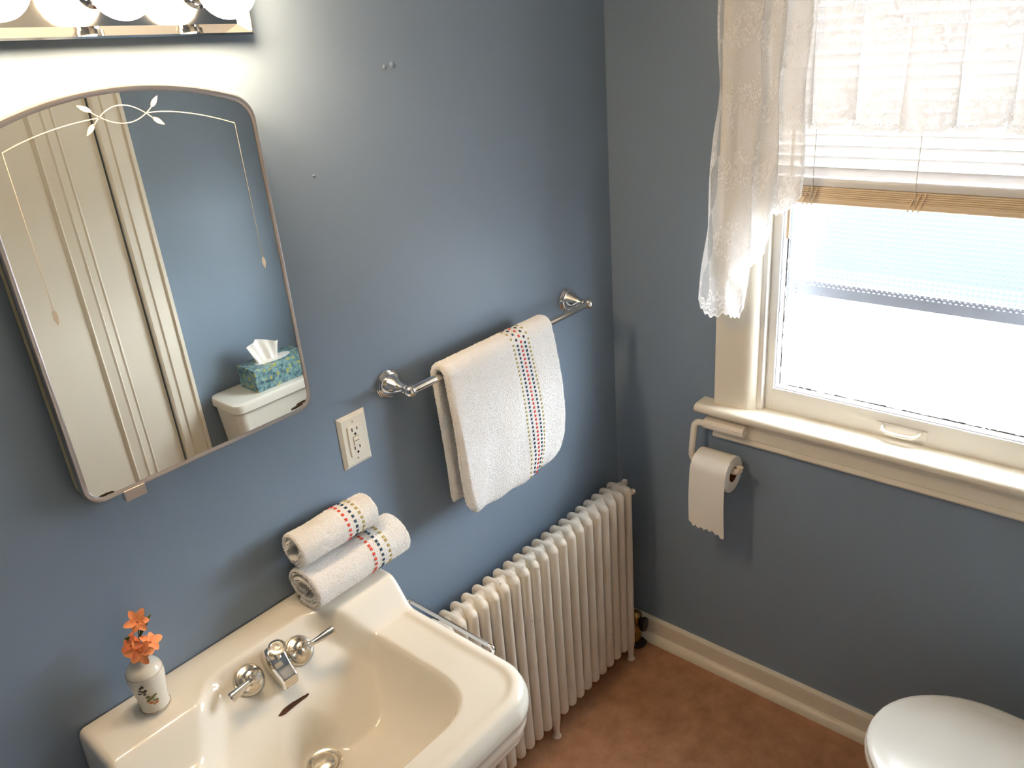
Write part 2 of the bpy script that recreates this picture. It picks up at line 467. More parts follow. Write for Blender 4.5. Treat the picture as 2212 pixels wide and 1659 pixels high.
# ------------------------------------------------------------------ window
win = thing('window_1', (0, -0.78, WIN_Z0), 'white double-hung window with patterned privacy glass', kind='structure')
# jamb lining
for y0, y1 in ((WIN_Y1 - 0.012, WIN_Y1), (WIN_Y0, WIN_Y0 + 0.012)):
    MB().box(0.0, T, y0, y1, WIN_Z0, WIN_Z1).build('jamb', 'sash_paint', win)
MB().box(0.0, T, WIN_Y0, WIN_Y1, WIN_Z1 - 0.012, WIN_Z1).build('head_jamb', 'sash_paint', win)
MB().box(0.005, T + 0.03, WIN_Y0, WIN_Y1, WIN_Z0, WIN_Z0 + 0.024).build('outer_sill', 'sash_paint', win)
# side casing with a bull-nosed inner edge
cas = [(0.0, -0.327), (-0.020, -0.327), (-0.022, -0.330), (-0.022, -0.404)]
cas += [(-0.022 + 0.034 * (1 - math.cos(q)), -0.404 - 0.034 * math.sin(q)) for q in np.linspace(0, PI / 2, 9)][1:] + [(0.012, -0.43), (0.0, -0.43)]
MB().prism(cas, 'z', 0.908, 2.155).build('casing', 'trim_paint', win, angle=30)
mid = (WIN_Y0 + WIN_Y1) / 2
MB().prism([(x, 2 * mid - y) for x, y in cas], 'z', 0.908, 2.155).build('casing', 'trim_paint', win, angle=30)
MB().box(-0.022, 0.0, 2 * mid + 0.437, -0.437, 2.045, 2.155, 0.002).build('head_casing', 'trim_paint', win)
# stool (inner sill) with rounded nose
stool = [(0.02, 0.884), (-0.044, 0.884)] + [(-0.048 - 0.012 * math.cos(q), 0.896 + 0.012 * math.sin(q)) for q in np.linspace(-PI / 2, PI / 2, 9)] + [(0.02, 0.908)]
m_ = MB()
def stool_run(poly, y0, y1, mb, xlim=None):
    mb.prism(poly, 'y', y0, y1)
stool_in = [(0.02, 0.884), (0.02, 0.908), (-0.001, 0.908), (-0.001, 0.884)]
MB().prism([(min(x, 0.0), z) for x, z in stool], 'y', 2 * mid + 0.289, -0.289).prism(stool_in, 'y', WIN_Y0 + 0.002, WIN_Y1 - 0.002).build('stool', 'trim_paint', win, angle=30)
cove = [(0, 0.884), (-0.040, 0.884), (-0.038, 0.876), (-0.030, 0.872), (-0.024, 0.866), (-0.022, 0.858), (0, 0.858)]
MB().prism(cove, 'y', 2 * mid + 0.322, -0.322).build('cove_molding', 'trim_paint', win, angle=30)
apr = [(0, 0.858), (-0.020, 0.858), (-0.020, 0.826), (-0.017, 0.822), (-0.020, 0.818), (-0.022, 0.812), (-0.016, 0.805), (0, 0.805)]
MB().prism(apr, 'y', 2 * mid + 0.325, -0.325).build('apron', 'trim_paint', win, angle=25)
# lower sash
SX0, SX1 = 0.020, 0.055
GY0, GY1, GZ0, GZ1 = 2 * mid + 0.478, -0.478, 0.976, 1.452
MB().box(SX0, SX1, -0.467, WIN_Y1 - 0.012, 0.906, 1.50, 0.0015).build('sash_stile', 'sash_paint', win)
MB().box(SX0, SX1, WIN_Y0 + 0.012, 2 * mid + 0.467, 0.906, 1.50, 0.0015).build('sash_stile', 'sash_paint', win)
MB().box(SX0, SX1, 2 * mid + 0.467, -0.467, 0.906, 0.9655, 0.0015).build('bottom_rail', 'sash_paint', win)
MB().box(SX0, SX1, 2 * mid + 0.467, -0.467, 1.46, 1.50, 0.0015).build('meeting_rail', 'sash_paint', win)
def bead(a, b, dirv):
    """sloping ribbed glazing bead from a to b, dirv points to the glass"""
    a, b, dv = Vector(a), Vector(b), Vector(dirv)
    prof = [(0.0, -0.002), (0.003, -0.004), (0.005, -0.001), (0.007, -0.001), (0.009, 0.004), (0.011, 0.012), (0.011, 0.018), (0.0, 0.018)]
    n = len(prof); ln = (b - a).normalized()
    V = [a + ln * d * 0.98 + dv * d + Vector((SX0 + h, 0, 0)) for d, h in prof] + [b - ln * d * 0.98 + dv * d + Vector((SX0 + h, 0, 0)) for d, h in prof]
    F = [(i, (i + 1) % n, n + (i + 1) % n, n + i) for i in range(n)] + [tuple(range(n)), tuple(range(n, 2 * n))]
    MB().add(V, F).build('glazing_bead', 'vinyl_bead', win, angle=20)
ya, yc = -0.467, 2 * mid + 0.467
bead((0, ya, 0.9655), (0, ya, 1.46), (0, -1, 0)); bead((0, yc, 0.9655), (0, yc, 1.46), (0, 1, 0))
bead((0, ya, 0.9655), (0, yc, 0.9655), (0, 0, 1)); bead((0, ya, 1.46), (0, yc, 1.46), (0, 0, -1))
# dirt line where glass meets the bead
dm = MB(); yy = GY1
pts = []
while yy > GY0:
    w = random.uniform(0.004, 0.02)
    dm.box(0.0325, 0.0345, yy - w, yy, GZ0 - 0.001, GZ0 + random.uniform(0.0012, 0.0042)); yy -= w
zz = GZ0
while zz < GZ1:
    w = random.uniform(0.004, 0.02)
    dm.box(0.0325, 0.0345, GY1 - random.uniform(0.0008, 0.0030), GY1 + 0.001, zz, zz + w); zz += w
tag(dm.build('dirt_line', 'dirt', win, smooth=False), kind='stuff')
# patterned pane: rows of small pyramids on the room side
gm = MB(); cell = 0.0112
ny = int((GY1 - GY0 + 0.01) / cell) + 1; nz_ = int((GZ1 - GZ0 + 0.01) / cell) + 1
V = []; F = []
for j in range(nz_ + 1):
    for i in range(ny + 1): V.append((0.0375, GY1 + 0.004 - i * cell, GZ0 - 0.004 + j * cell))
base = len(V)
for j in range(nz_):
    for i in range(ny):
        V.append((0.0345, GY1 + 0.004 - (i + .5) * cell, GZ0 - 0.004 + (j + .5) * cell))
        c = base + j * ny + i; a = j * (ny + 1) + i
        F += [(a, a + 1, c), (a + 1, a + ny + 2, c), (a + ny + 2, a + ny + 1, c), (a + ny + 1, a, c)]
gm.add(V, F)
pane = gm.build('glass_pane', 'obscure_glass', win, smooth=False)
if pane.data.polygons[0].normal.x > 0: pane.data.flip_normals()
# sash pull on the bottom rail
MB().box(0.0165, SX0, -0.835, -0.725, 0.920, 0.944, 0.0012).build('sash_pull_plate', 'sash_paint', win)
pp = [(0.0165, -0.738, 0.936), (0.004, -0.742, 0.933), (-0.003, -0.752, 0.930), (-0.004, -0.780, 0.929), (-0.003, -0.808, 0.930), (0.004, -0.818, 0.933), (0.0165, -0.822, 0.936)]
MB().tube(pp, 0.0045, 10).build('sash_pull', 'sash_paint', win)
# upper sash (behind the blind) and its clear pane
for y0, y1 in ((-0.478, WIN_Y1 - 0.012), (WIN_Y0 + 0.012, 2 * mid + 0.478)):
    MB().box(0.06, 0.092, y0, y1, 1.46, WIN_Z1 - 0.012).build('upper_sash_stile', 'sash_paint', win)
MB().box(0.06, 0.092, 2 * mid + 0.478, -0.478, 1.46, 1.50).build('upper_sash_rail', 'sash_paint', win)
MB().box(0.06, 0.092, 2 * mid + 0.478, -0.478, 1.99, WIN_Z1 - 0.012).build('upper_sash_rail', 'sash_paint', win)
MB().box(0.074, 0.076, 2 * mid + 0.480, -0.480, 1.495, 1.995).build('upper_glass_pane', 'clear_glass', win, smooth=False)
# storm window: lower pane raised, its bottom rail shows as a blurred band
MB().box(0.117, 0.131, WIN_Y0 + 0.041, WIN_Y1 - 0.041, 1.190, 1.226, 0.002).build('storm_rail', 'storm_metal', win)
MB().box(0.118, 0.130, WIN_Y1 - 0.040, WIN_Y1 - 0.012, WIN_Z0 + 0.02, WIN_Z1 - 0.012, 0.002).build('storm_stile', 'storm_metal', win)
MB().box(0.118, 0.130, WIN_Y0 + 0.012, WIN_Y0 + 0.040, WIN_Z0 + 0.02, WIN_Z1 - 0.012, 0.002).build('storm_stile', 'storm_metal', win)
MB().box(0.123, 0.125, WIN_Y0 + 0.035, WIN_Y1 - 0.035, 1.224, WIN_Z1 - 0.015).build('storm_pane', 'clear_glass', win, smooth=False)

# ------------------------------------------------------------------ venetian blind
bl = thing('venetian_blind', (0.0, mid, 1.47), 'white venetian blind half raised, tan slats gathered at its bottom', 'blind')
BY0, BY1 = WIN_Y0 + 0.016, WIN_Y1 - 0.016
BXC = 0.002
def slat_mesh(thick=0.0006, wid=0.026, tilt=38):
    s = MB(); P = []
    t = math.radians(tilt)
    for k in range(7):
        a = (k / 6 - .5) * wid; h = 0.0022 * (1 - (2 * k / 6 - 1) ** 2)
        x = a * math.cos(t) - h * math.sin(t); z = a * math.sin(t) + h * math.cos(t)
        P.append([(x + BXC, BY0, z + 1.47), (x + BXC, BY1, z + 1.47)])
    s.grid(P)
    return s
sl = slat_mesh(tilt=-60).build('slat', 'blind_white', bl)
z = 1.5115; k = 0
while z < 2.02:
    o = sl if k == 0 else place(sl, bl, (0, 0, 0))
    o.location = (0, 0, z - 1.47); z += 0.0226; k += 1
MB().box(BXC - 0.014, BXC + 0.014, BY0, BY1, 1.4815, 1.4985, 0.005).build('bottom_rail', 'rail_white', bl)
stk = MB().box(BXC - 0.0132, BXC + 0.0132, BY0, BY1, 1.4681, 1.4719, 0.0012).build('gathered_slat', 'blind_tan', bl)
for k in range(6):
    o = stk if k == 0 else place(stk, bl, (0, 0, 0))
    o.location = (0.0006 * ((k * 7) % 3 - 1), 0, 1.4795 - 0.0042 * k - 1.47)
MB().box(BXC - 0.0135, BXC + 0.0135, BY0, BY1, 1.4440, 1.4575, 0.004).build('lower_rail', 'blind_tan', bl)
MB().box(-0.02, 0.016, BY0, BY1, 2.018, 2.046, 0.002).build('head_rail', 'rail_white', bl)
for y in (-0.545, -0.755, -1.0):
    cm = MB()
    for x in (BXC - 0.0145, BXC + 0.0145): cm.tube([(x, y, 1.455), (x, y, 1.75), (x, y, 2.02)], 0.0008, 6)
    cm.build('ladder_cord', 'cord_white', bl)
for y in (-0.535, -0.755, -1.0):
    # tape wrapped round the gathered slats
    loop = [(BXC + 0.0155 * sx, y - 0.012 * (sz > 0), z) for sx, sz, z in ((-1, 0, 1.443), (-1.02, 1, 1.480), (1, 1, 1.480), (1, 0, 1.443))]
    lm = MB()
    for dy in (-0.010, 0.0, 0.010):
        lm.tube([(x, yy_ + dy, z) for x, yy_, z in loop], 0.0013, 6, closed=True)
    lm.build('wrapped_cord', 'blind_tan', bl)
MB().tube([(-0.022, -0.500, 2.03), (-0.022, -0.500, 1.75), (-0.022, -0.500, 1.365)], [0.0035, 0.0035, 0.0045], 8).build('tilt_wand', 'blind_tan', bl)

# ------------------------------------------------------------------ lace curtain
cr = thing('curtain_rod', (-0.05, mid, 2.075), 'white curtain rod above the window', 'curtain rod')
MB().tube([(0.0, -0.335, 2.075), (-0.04, -0.335, 2.075), (-0.05, -0.345, 2.075), (-0.05, mid, 2.075), (-0.05, 2 * mid + 0.345, 2.075), (-0.04, 2 * mid + 0.335, 2.075), (0.0, 2 * mid + 0.335, 2.075)], 0.006, 10).build('rod', 'rail_white', cr)
for y in (-0.335, 2 * mid + 0.335):
    MB().box(-0.0265, -0.0215, y - 0.012, y + 0.012, 2.05, 2.10, 0.001).build('bracket', 'rail_white', cr)

def lace_sheet(name, parent, cols, ztop, nz=60):
    """cols: list of (fn(z) -> (x, y), zhem, u); UV u along the hem, v above the hem"""
    o = origin_of(parent); V = []; F = []; UV = []
    for fn, zh, u in cols:
        for j in range(nz + 1):
            t = (j / nz) ** 1.3; z = zh + (ztop - zh) * t
            x, y = fn(z); V.append((x - o.x, y - o.y, z - o.z)); UV.append((u, z - zh))
    n1 = nz + 1
    for i in range(len(cols) - 1):
        for j in range(nz): F.append((i * n1 + j, (i + 1) * n1 + j, (i + 1) * n1 + j + 1, i * n1 + j + 1))
    me = bpy.data.meshes.new(name); me.from_pydata(V, [], F)
    ul = me.uv_layers.new(name='UVMap')
    for lp in me.loops: ul.data[lp.index].uv = UV[lp.vertex_index]
    return finish(name, me, 'lace', parent, True, 80)

val = thing('lace_valance', (-0.05, mid, 1.6), 'gathered white lace valance with scalloped hem across the top of the window', 'curtain')
cols = []; NV = 420; y0v, y1v = -0.372, 2 * mid + 0.372
for i in range(NV + 1):
    t = i / NV; y = y0v + (y1v - y0v) * t
    ph = (y + 0.66) / 0.0925                       # hem points every 92 mm
    fold = math.sin(2 * PI * ph + 0.9 * math.sin(2 * PI * ph * 0.37)) + 0.35 * math.sin(4 * PI * ph + 1.3)
    fr = abs((ph + 0.5) % 1 - 0.5) * 2               # 0 at a point, 1 between
    hem = 1.607 + 0.016 * fr ** 1.5 + 0.012 * math.sin(ph * 2.1) * fr - 0.006 * abs(math.sin(ph * 5 * PI))
    def fn(z, y=y, fold=fold, ph=ph):
        k = max(0.25, 1 - (z - 1.6) / 0.6)
        return (-0.040 + 0.0105 * fold * k, y + 0.024 * math.sin(2 * PI * ph + 1.1) * k)
    cols.append((fn, hem, t * 1.5))
lace_sheet('cloth', val, cols, 2.082)

def jabot(label):
    t_ = thing('lace_side_panel', (-0.07, -0.43, 1.2), label, 'curtain')
    # plan of the folds at the hem: y, x, hem height
    C = [(-0.296, -0.046, 1.245), (-0.304, -0.060, 1.205), (-0.325, -0.072, 1.182), (-0.350, -0.076, 1.176), (-0.372, -0.070, 1.186), (-0.392, -0.074, 1.182), (-0.424, -0.082, 1.192),
         (-0.427, -0.073, 1.215), (-0.405, -0.064, 1.255), (-0.378, -0.056, 1.272), (-0.372, -0.051, 1.285), (-0.400, -0.050, 1.292), (-0.438, -0.055, 1.318), (-0.466, -0.060, 1.368),
         (-0.469, -0.050, 1.395), (-0.445, -0.042, 1.410), (-0.440, -0.037, 1.420), (-0.480, -0.038, 1.428), (-0.522, -0.044, 1.448), (-0.530, -0.036, 1.470), (-0.520, -0.031, 1.49)]
    pts = []
    for a in range(len(C) - 1):
        p0, p1, p2, p3 = C[max(a - 1, 0)], C[a], C[a + 1], C[min(a + 2, len(C) - 1)]
        for k in range(6):
            s = k / 6
            pts.append([0.5 * (2 * p1[i] + (p2[i] - p0[i]) * s + (2 * p0[i] - 5 * p1[i] + 4 * p2[i] - p3[i]) * s * s + (3 * p1[i] - p0[i] - 3 * p2[i] + p3[i]) * s ** 3) for i in range(3)])
    pts.append(list(C[-1]))
    u = 0; cols = []
    for i, (y, x, zh) in enumerate(pts):
        if i: u += math.hypot(y - pts[i - 1][0], x - pts[i - 1][1])
        def fn(z, y=y, x=x, i=i):
            k = min(1, max(0, (z - 1.2) / 0.6))
            yy_ = y + (-0.038 * (1 - (-0.296 - y) / 0.23)) * min(1, max(0, (z - 1.2) / 0.45)) + 0.004 * math.sin(z * 21 + i * .2)
            xx_ = -0.055 + (x + 0.055) * (1 - 0.25 * k) - 0.002 * math.sin(z * 17 + i * .35)
            return (xx_ - 0.022, yy_ - 0.010)
        zh2 = zh + 0.004 * math.sin(u / 0.016 * 2 * PI)
        cols.append((fn, zh2, u))
    lace_sheet('cloth', t_, cols, 2.082, 90)
    return t_
jabot('long folded white lace side panel at the left of the window')

# ------------------------------------------------------------------ radiator
NSEC, PITCH, RX0 = 21, 0.0379, -0.126
YB, YF, RT = -0.0595, -0.1160, 0.0143
rad = thing('radiator', (RX0, (YB + YF) / 2, 0), 'cream cast-iron tube radiator under the hanging towel', 'radiator')
ZB, ZT = 0.068, 0.6175
def section(x):
    s = MB()
    cr_ = 0.0045
    loop = []
    for cy_, cz, a0 in ((YF + cr_, ZT - cr_, 180), (YB - cr_, ZT - cr_, 90), (YB - cr_, ZB + cr_, 0), (YF + cr_, ZB + cr_, -90)):
        for k in range(5):
            a = math.radians(a0 - 90 * k / 4); loop.append((x, cy_ + cr_ * math.cos(a), cz + cr_ * math.sin(a)))
    rad_ = []
    for q_ in loop:
        hi = (q_[2] - (ZT - 0.03)) / 0.03; bk_ = (q_[1] - YF) / (YB - YF)
        rad_.append(RT - (RT - 0.0112) * max(0.0, min(1.0, bk_ * 2.2)) if hi > 0 else RT)
    s.tube(loop, rad_, 16, closed=True)
    ym = (YF + YB) / 2
    s.tube([(x, ym, ZB), (x, ym, ZT)], RT, 12)
    for zc in (ZT - 0.0135, ZB + 0.012):
        s.lathe([(0.0225, -PITCH / 2 - 0.0003), (0.0235, -PITCH * 0.3), (0.0245, -PITCH * 0.15), (0.0245, PITCH * 0.15), (0.0235, PITCH * 0.3), (0.0225, PITCH / 2 + 0.0003)], (x, ym, zc), (1, 0, 0), 20)
    return s
sec = section(RX0).build('section', 'radiator_paint', rad)
secs = [sec]
for k in range(1, NSEC):
    secs.append(place(sec, rad, (-PITCH * k, 0, 0)))
leg_ = MB()
for yy_ in (YF, YB):
    leg_.lathe([(0.0135, 0), (0.0115, 0.004), (0.0085, 0.012), (0.0095, 0.03), (RT, 0.07)], (RX0, yy_, 0), (0, 0, 1), 12)
leg0 = leg_.build('foot', 'radiator_paint', rad)
for k in (10, 20): place(leg0, rad, (-PITCH * k, 0, 0))
# bleed plug with square key on the last section, supply valve below
pl_ = MB().lathe([(0.020, 0), (0.020, 0.006), (0.012, 0.010), (0.010, 0.016), (0.001, 0.017)], (RX0 + PITCH / 2 - 0.003, -0.0875, ZT - 0.012), (1, 0, 0), 12)
pl_.box(RX0 + 0.026, RX0 + 0.040, -0.0945, -0.0805, ZT - 0.006, ZT + 0.010, 0.002)
pl_.build('plug', 'radiator_paint', rad)
MB().lathe([(0.0055, 0), (0.0055, 0.012), (0.0085, 0.014), (0.0085, 0.022), (0.001, 0.023)], (RX0 + 0.010, -0.118, ZT - 0.016), (1, 0, 0), 10).build('air_vent', 'radiator_paint', rad)
va = MB().lathe([(0.017, 0), (0.017, 0.012), (0.024, 0.014), (0.024, 0.034), (0.016, 0.036), (0.016, 0.052)], (RX0 + PITCH / 2 - 0.004, -0.0875, 0.082), (1, 0, 0), 8)
va.lathe([(0.017, -0.082), (0.017, -0.03), (0.021, -0.026), (0.021, 0.030), (0.015, 0.036), (0.010, 0.040)], (RX0 + 0.075, -0.0875, 0.082), (0, 0, 1), 12)
valve = va.build('valve', 'brass', rad)
vk = MB().lathe([(0.008, 0), (0.020, 0.002), (0.023, 0.008), (0.022, 0.016), (0.010, 0.019), (0.001, 0.019)], (RX0 + 0.075, -0.108, 0.082), (0.15, -1, 0.1), 12)
vk.build('valve_handle', 'black_iron', valve)
MB().lathe([(0.036, 0.0), (0.036, 0.003), (0.022, 0.010), (0.018, 0.010)], (RX0 + 0.075, -0.0875, 0.0), (0, 0, 1), 20).build('floor_flange', 'black_iron', valve)
# paint chips
cm = MB()
for k in range(NSEC):
    for _ in range(random.choice((0, 1, 2, 3)) if k > 5 else random.choice((0, 1))):
        x = RX0 - PITCH * k; r = random.uniform(0.0006, 0.0016)
        if random.random() < 0.65:
            y = random.uniform(-0.118, -0.075); cm.lathe([(r, 0), (r * .8, 0.0003)], (x + random.uniform(-.004, .004), y, ZT + 0.0144), (0, 0, 1), 6)
        else:
            a = random.uniform(-0.7, 0.4); z = random.uniform(0.1, 0.58)
            cm.lathe([(r, 0), (r * .8, 0.0003)], (x + RT * math.sin(a), YF - RT * math.cos(a), z), (math.sin(a), -math.cos(a), 0), 6)
tag(cm.build('paint_chips', 'chip_dark', rad, smooth=False), kind='stuff')

# ------------------------------------------------------------------ sink
SX, SHW, SD = -1.261, 0.294, 0.505          # centre x, half width, depth
ZD, ZL = 0.800, 0.862                        # deck and ledge heights
sink = thing('sink', (SX, -0.25, 0.6), 'cream porcelain shelf-back bathroom sink with chrome taps', 'sink')
NX, NY = 190, 160
CRN = 0.085
us = np.linspace(0.003, SD, NY)
xs = np.linspace(-1, 1, NX)
half = np.array([SHW if u < SD - CRN else SHW - CRN + math.sqrt(max(CRN ** 2 - (u - (SD - CRN)) ** 2, 0)) for u in us])
half[-1] = SHW - CRN + 0.012
X = SX + half[:, None] * xs[None, :]; U = np.repeat(us[:, None], NX, 1)
def sstep(a, b, t):
    q = np.clip((t - a) / (b - a), 0, 1); return q * q * (3 - 2 * q)
def rrect(px_, py_, hx, hy, r):
    qx = np.abs(px_) - hx + r; qy = np.abs(py_) - hy + r
    return np.hypot(np.maximum(qx, 0), np.maximum(qy, 0)) + np.minimum(np.maximum(qx, qy), 0) - r
H = ZD + (ZL - ZD) * (1 - sstep(0.108, 0.168, U))
# outer distance (front and sides)
dout = -rrect(X - SX, U - (SD / 2 - 0.2), SHW, SD / 2 + 0.2, CRN)
H = H + 0.0035 * np.exp(-((dout - 0.020) / 0.008) ** 2) * sstep(0.13, 0.2, U)
# bowl: steep at the back, long slopes at the sides and front
def over(d, w): return np.maximum(0, 1 - d / w)
rim_ = (over(0.192 - np.abs(X - SX), 0.105) ** 3 + over(U - 0.160, 0.045) ** 3 + over(0.438 - U, 0.120) ** 3) ** (1 / 3)
bowl = ZD - 0.131 * (1 - np.minimum(rim_, 1) ** 3.0)
inside = rim_ < 1
H = np.where(inside, np.minimum(H, bowl), H)
# sloped tap panel: cut into the ledge, then bulging into the bowl
panel = ZL - 1.2 * (U - 0.071)
hwp = 0.096 + 0.85 * np.clip(U - 0.075, 0, 0.12)
wx = 1 - sstep(-0.020, 0.018, np.abs(X + 1.252) - hwp)
front_ = (over(0.192 - np.abs(X - SX), 0.105) ** 3 + over(0.438 - U, 0.120) ** 3) ** (1 / 3)
bowl_c = ZD - 0.131 * (1 - np.minimum(front_, 1) ** 3.0)
Hp = np.where(U < 0.071, H, np.where(U < 0.30, np.maximum(panel, bowl_c), H))
H = H * (1 - wx) + Hp * wx
# level seat for the drain
rd = np.hypot(X - SX, U - 0.222)
kd = 1 - sstep(0.034, 0.060, rd)
H = H * (1 - kd) + 0.6690 * kd
# soft glaze: blur the field
for _ in range(5):
    Hpad = np.pad(H, 1, mode='edge')
    H = (Hpad[:-2, 1:-1] + Hpad[2:, 1:-1] + Hpad[1:-1, :-2] + Hpad[1:-1, 2:] + 4 * Hpad[1:-1, 1:-1]) / 8
# rounded outer edge
re = 0.013
de = np.clip(np.minimum(dout, SD - U), 0, re)
H = H - (re - np.sqrt(np.maximum(re ** 2 - (re - de) ** 2, 0)))
# slight rounding of the ledge back and top sides is left to the blur
sm = MB()
P = np.stack([X, -U, H], -1)
sm.grid(P.tolist())
# border loop: left column front-wards, front row, right column back
loop = [(i, 0) for i in range(NY)] + [(NY - 1, j) for j in range(1, NX)] + [(i, NX - 1) for i in range(NY - 2, -1, -1)]
bp = np.array([P[i, j] for i, j in loop]); m_n = len(bp)
tan = np.gradient(bp[:, :2], axis=0); tan /= np.linalg.norm(tan, axis=1)[:, None] + 1e-9
nor = np.stack([-tan[:, 1], tan[:, 0]], 1)
cen = np.array([SX, -0.2])
flip = ((bp[:, :2] - cen) * nor).sum(1) < 0
nor[flip] *= -1
for _ in range(3): nor = (np.roll(nor, 1, 0) + nor + np.roll(nor, -1, 0)) / 3
nor[0] = (-1, 0); nor[-1] = (1, 0)
rings = [bp]
for off, z in ((0.003, 0.782), (0.005, 0.774), (0.0055, 0.764), (0.004, 0.757), (0.0, 0.754), (-0.001, 0.738), (-0.001, 0.728), (-0.004, 0.724), (-0.006, 0.710), (-0.010, 0.700), (-0.016, 0.695), (-0.035, 0.694)):
    r = bp.copy(); r[:, :2] += nor * off; r[:, 1] = np.minimum(r[:, 1], -0.003); r[:, 2] = z; rings.append(r)
for sc_, z in ((0.80, 0.690), (0.66, 0.668), (0.52, 0.645), (0.34, 0.630), (0.12, 0.622)):
    r = rings[-1].copy(); c0 = np.array([SX, -0.22]); b0 = bp.copy(); r[:, :2] = c0 + (b0[:, :2] - c0) * sc_; r[:, 1] = np.minimum(r[:, 1], -0.003); r[:, 2] = z; rings.append(r)
R_ = np.stack(rings, 0)
sm.grid(R_.tolist())
basin = sm.build('basin', 'porcelain', sink, angle=70)
# weld duplicated border
bm = bmesh.new(); bm.from_mesh(basin.data); bmesh.ops.remove_doubles(bm, verts=list(bm.verts), dist=1e-5); bmesh.ops.recalc_face_normals(bm, faces=list(bm.faces))
for e in bm.edges: e.smooth = True
for f in bm.faces: f.smooth = True
bm.to_mesh(basin.data); bm.free()

PN = Vector((0, -1.2, 1)).normalized()       # outward normal of the tap panel
PD = Vector((0, -1, -1.2)).normalized()      # down the slope
def on_panel(x, u, lift=0.0):
    return Vector((x, -u, ZL - 1.2 * (u - 0.071))) + PN * lift
# overflow slot
c0 = on_panel(-1.257, 0.152, 0.0006)
ov = MB()
ring = []
for k in range(24):
    t = 2 * PI * k / 24
    ex = 0.033 * (abs(math.cos(t)) ** 0.7) * (1 if math.cos(t) >= 0 else -1); ey = (0.0042 + 0.0012 * math.sin(3 * t + 1) + random.uniform(-.0004, .0004)) * math.sin(t)
    ring.append(c0 + Vector((ex, 0, 0)) + PD * ey)
ov.add([p + PN * 0.0005 for p in ring] + [p - PN * 0.004 for p in ring], [tuple(range(24))] + [(i, (i + 1) % 24, 24 + (i + 1) % 24, 24 + i) for i in range(24)])
ov.build('overflow_slot', 'rust', sink)
# drain with pop-up stopper
dz = 0.6700
dp = (SX, -0.222, dz)
MB().lathe([(0.0325, -0.004), (0.0325, 0.0006), (0.0305, 0.0022), (0.025, 0.0005), (0.021, -0.004), (0.0005, -0.004)], dp, (0, 0, 1), 36, caps=False).build('drain_ring', 'worn_chrome', sink)
MB().lathe([(0.0205, -0.003), (0.021, 0.003), (0.018, 0.006), (0.008, 0.0075), (0.0005, 0.0078)], dp, (0, 0, 1), 32).build('stopper', 'worn_chrome', sink)
MB().tube([(SX, -0.222, 0.64), (SX, -0.222, 0.52), (SX, -0.215, 0.47), (SX, -0.18, 0.44), (SX, -0.14, 0.45), (SX, -0.12, 0.49), (SX, -0.09, 0.52), (SX, 0.0, 0.52)], 0.016, 14).build('trap_pipe', 'chrome', sink)
# taps
def tap(x, u, lever_tip, name):
    c = on_panel(x, u)
    t = MB().lathe([(0.0285, -0.002), (0.0285, 0.002), (0.0270, 0.0042), (0.0245, 0.0046), (0.0240, 0.0070), (0.0215, 0.0082), (0.0208, 0.0105), (0.0170, 0.0128), (0.0125, 0.0165), (0.0112, 0.022), (0.0135, 0.0235), (0.0135, 0.026), (0.0095, 0.028), (0.0085, 0.034), (0.010, 0.037), (0.0105, 0.042), (0.008, 0.0475), (0.0005, 0.049)], c, PN, 32).build(name, 'worn_chrome', sink)
    a = c + PN * 0.041; b = Vector(lever_tip); d = (b - a)
    q = [a + d * s for s in (0.0, 0.1, 0.16, 0.22, 0.30, 0.5, 0.75, 0.93, 0.985, 1.0)]
    MB().tube(q, [0.0066, 0.0070, 0.0060, 0.0050, 0.0052, 0.0066, 0.0084, 0.0098, 0.0090, 0.0060], 16).build('lever', 'chrome', t)
    return t
tap(-1.302, 0.099, (-1.353, -0.127, 0.842), 'tap')
tap(-1.199, 0.104, (-1.143, -0.150, 0.857), 'tap')
# spout: rounded back, flat top, angular nose
sc0 = on_panel(-1.249, 0.094)
A1 = PD; A2 = PN; A3 = Vector((1, 0, 0))
sp = MB()
stations = [(s_ * 0.86, a_, b_, c_) for s_, a_, b_, c_ in [(-0.026, 0.008, 0.020, 0.000), (-0.022, 0.013, 0.026, 0.000), (-0.012, 0.0175, 0.031, 0.000), (0.002, 0.0185, 0.033, 0.000), (0.020, 0.0180, 0.033, 0.000), (0.034, 0.0170, 0.034, 0.003), (0.044, 0.0165, 0.037, 0.010), (0.052, 0.0165, 0.0375, 0.017), (0.062, 0.0160, 0.031, 0.015), (0.069, 0.0155, 0.024, 0.012)]]
V = []; F = []
for s, hw, top, bot in stations:
    sec_ = [(-hw, bot), (-hw, top - 0.007), (-hw + 0.003, top - 0.002), (-hw + 0.007, top), (hw - 0.007, top), (hw - 0.003, top - 0.002), (hw, top - 0.007), (hw, bot)]
    for a, b in sec_: V.append(sc0 + A1 * s + A3 * a + A2 * b)
for i in range(len(stations) - 1):
    for k in range(8): F.append((i * 8 + k, i * 8 + (k + 1) % 8, (i + 1) * 8 + (k + 1) % 8, (i + 1) * 8 + k))
F.append(tuple(range(8))[::-1]); F.append(tuple(8 * (len(stations) - 1) + k for k in range(8)))
sp.add(V, F)
spout = sp.build('spout', 'chrome', sink, angle=30)
kc = sc0 + A1 * 0.003 + A2 * 0.030
MB().lathe([(0.006, 0), (0.0065, 0.004), (0.0042, 0.006), (0.0038, 0.022), (0.006, 0.024), (0.0135, 0.0255), (0.0160, 0.028), (0.0155, 0.0305), (0.011, 0.0315), (0.0105, 0.0305), (0.0055, 0.0305), (0.005, 0.0318), (0.0005, 0.032)], kc, (0, -0.25, 1), 24).build('lift_knob', 'worn_chrome', spout)
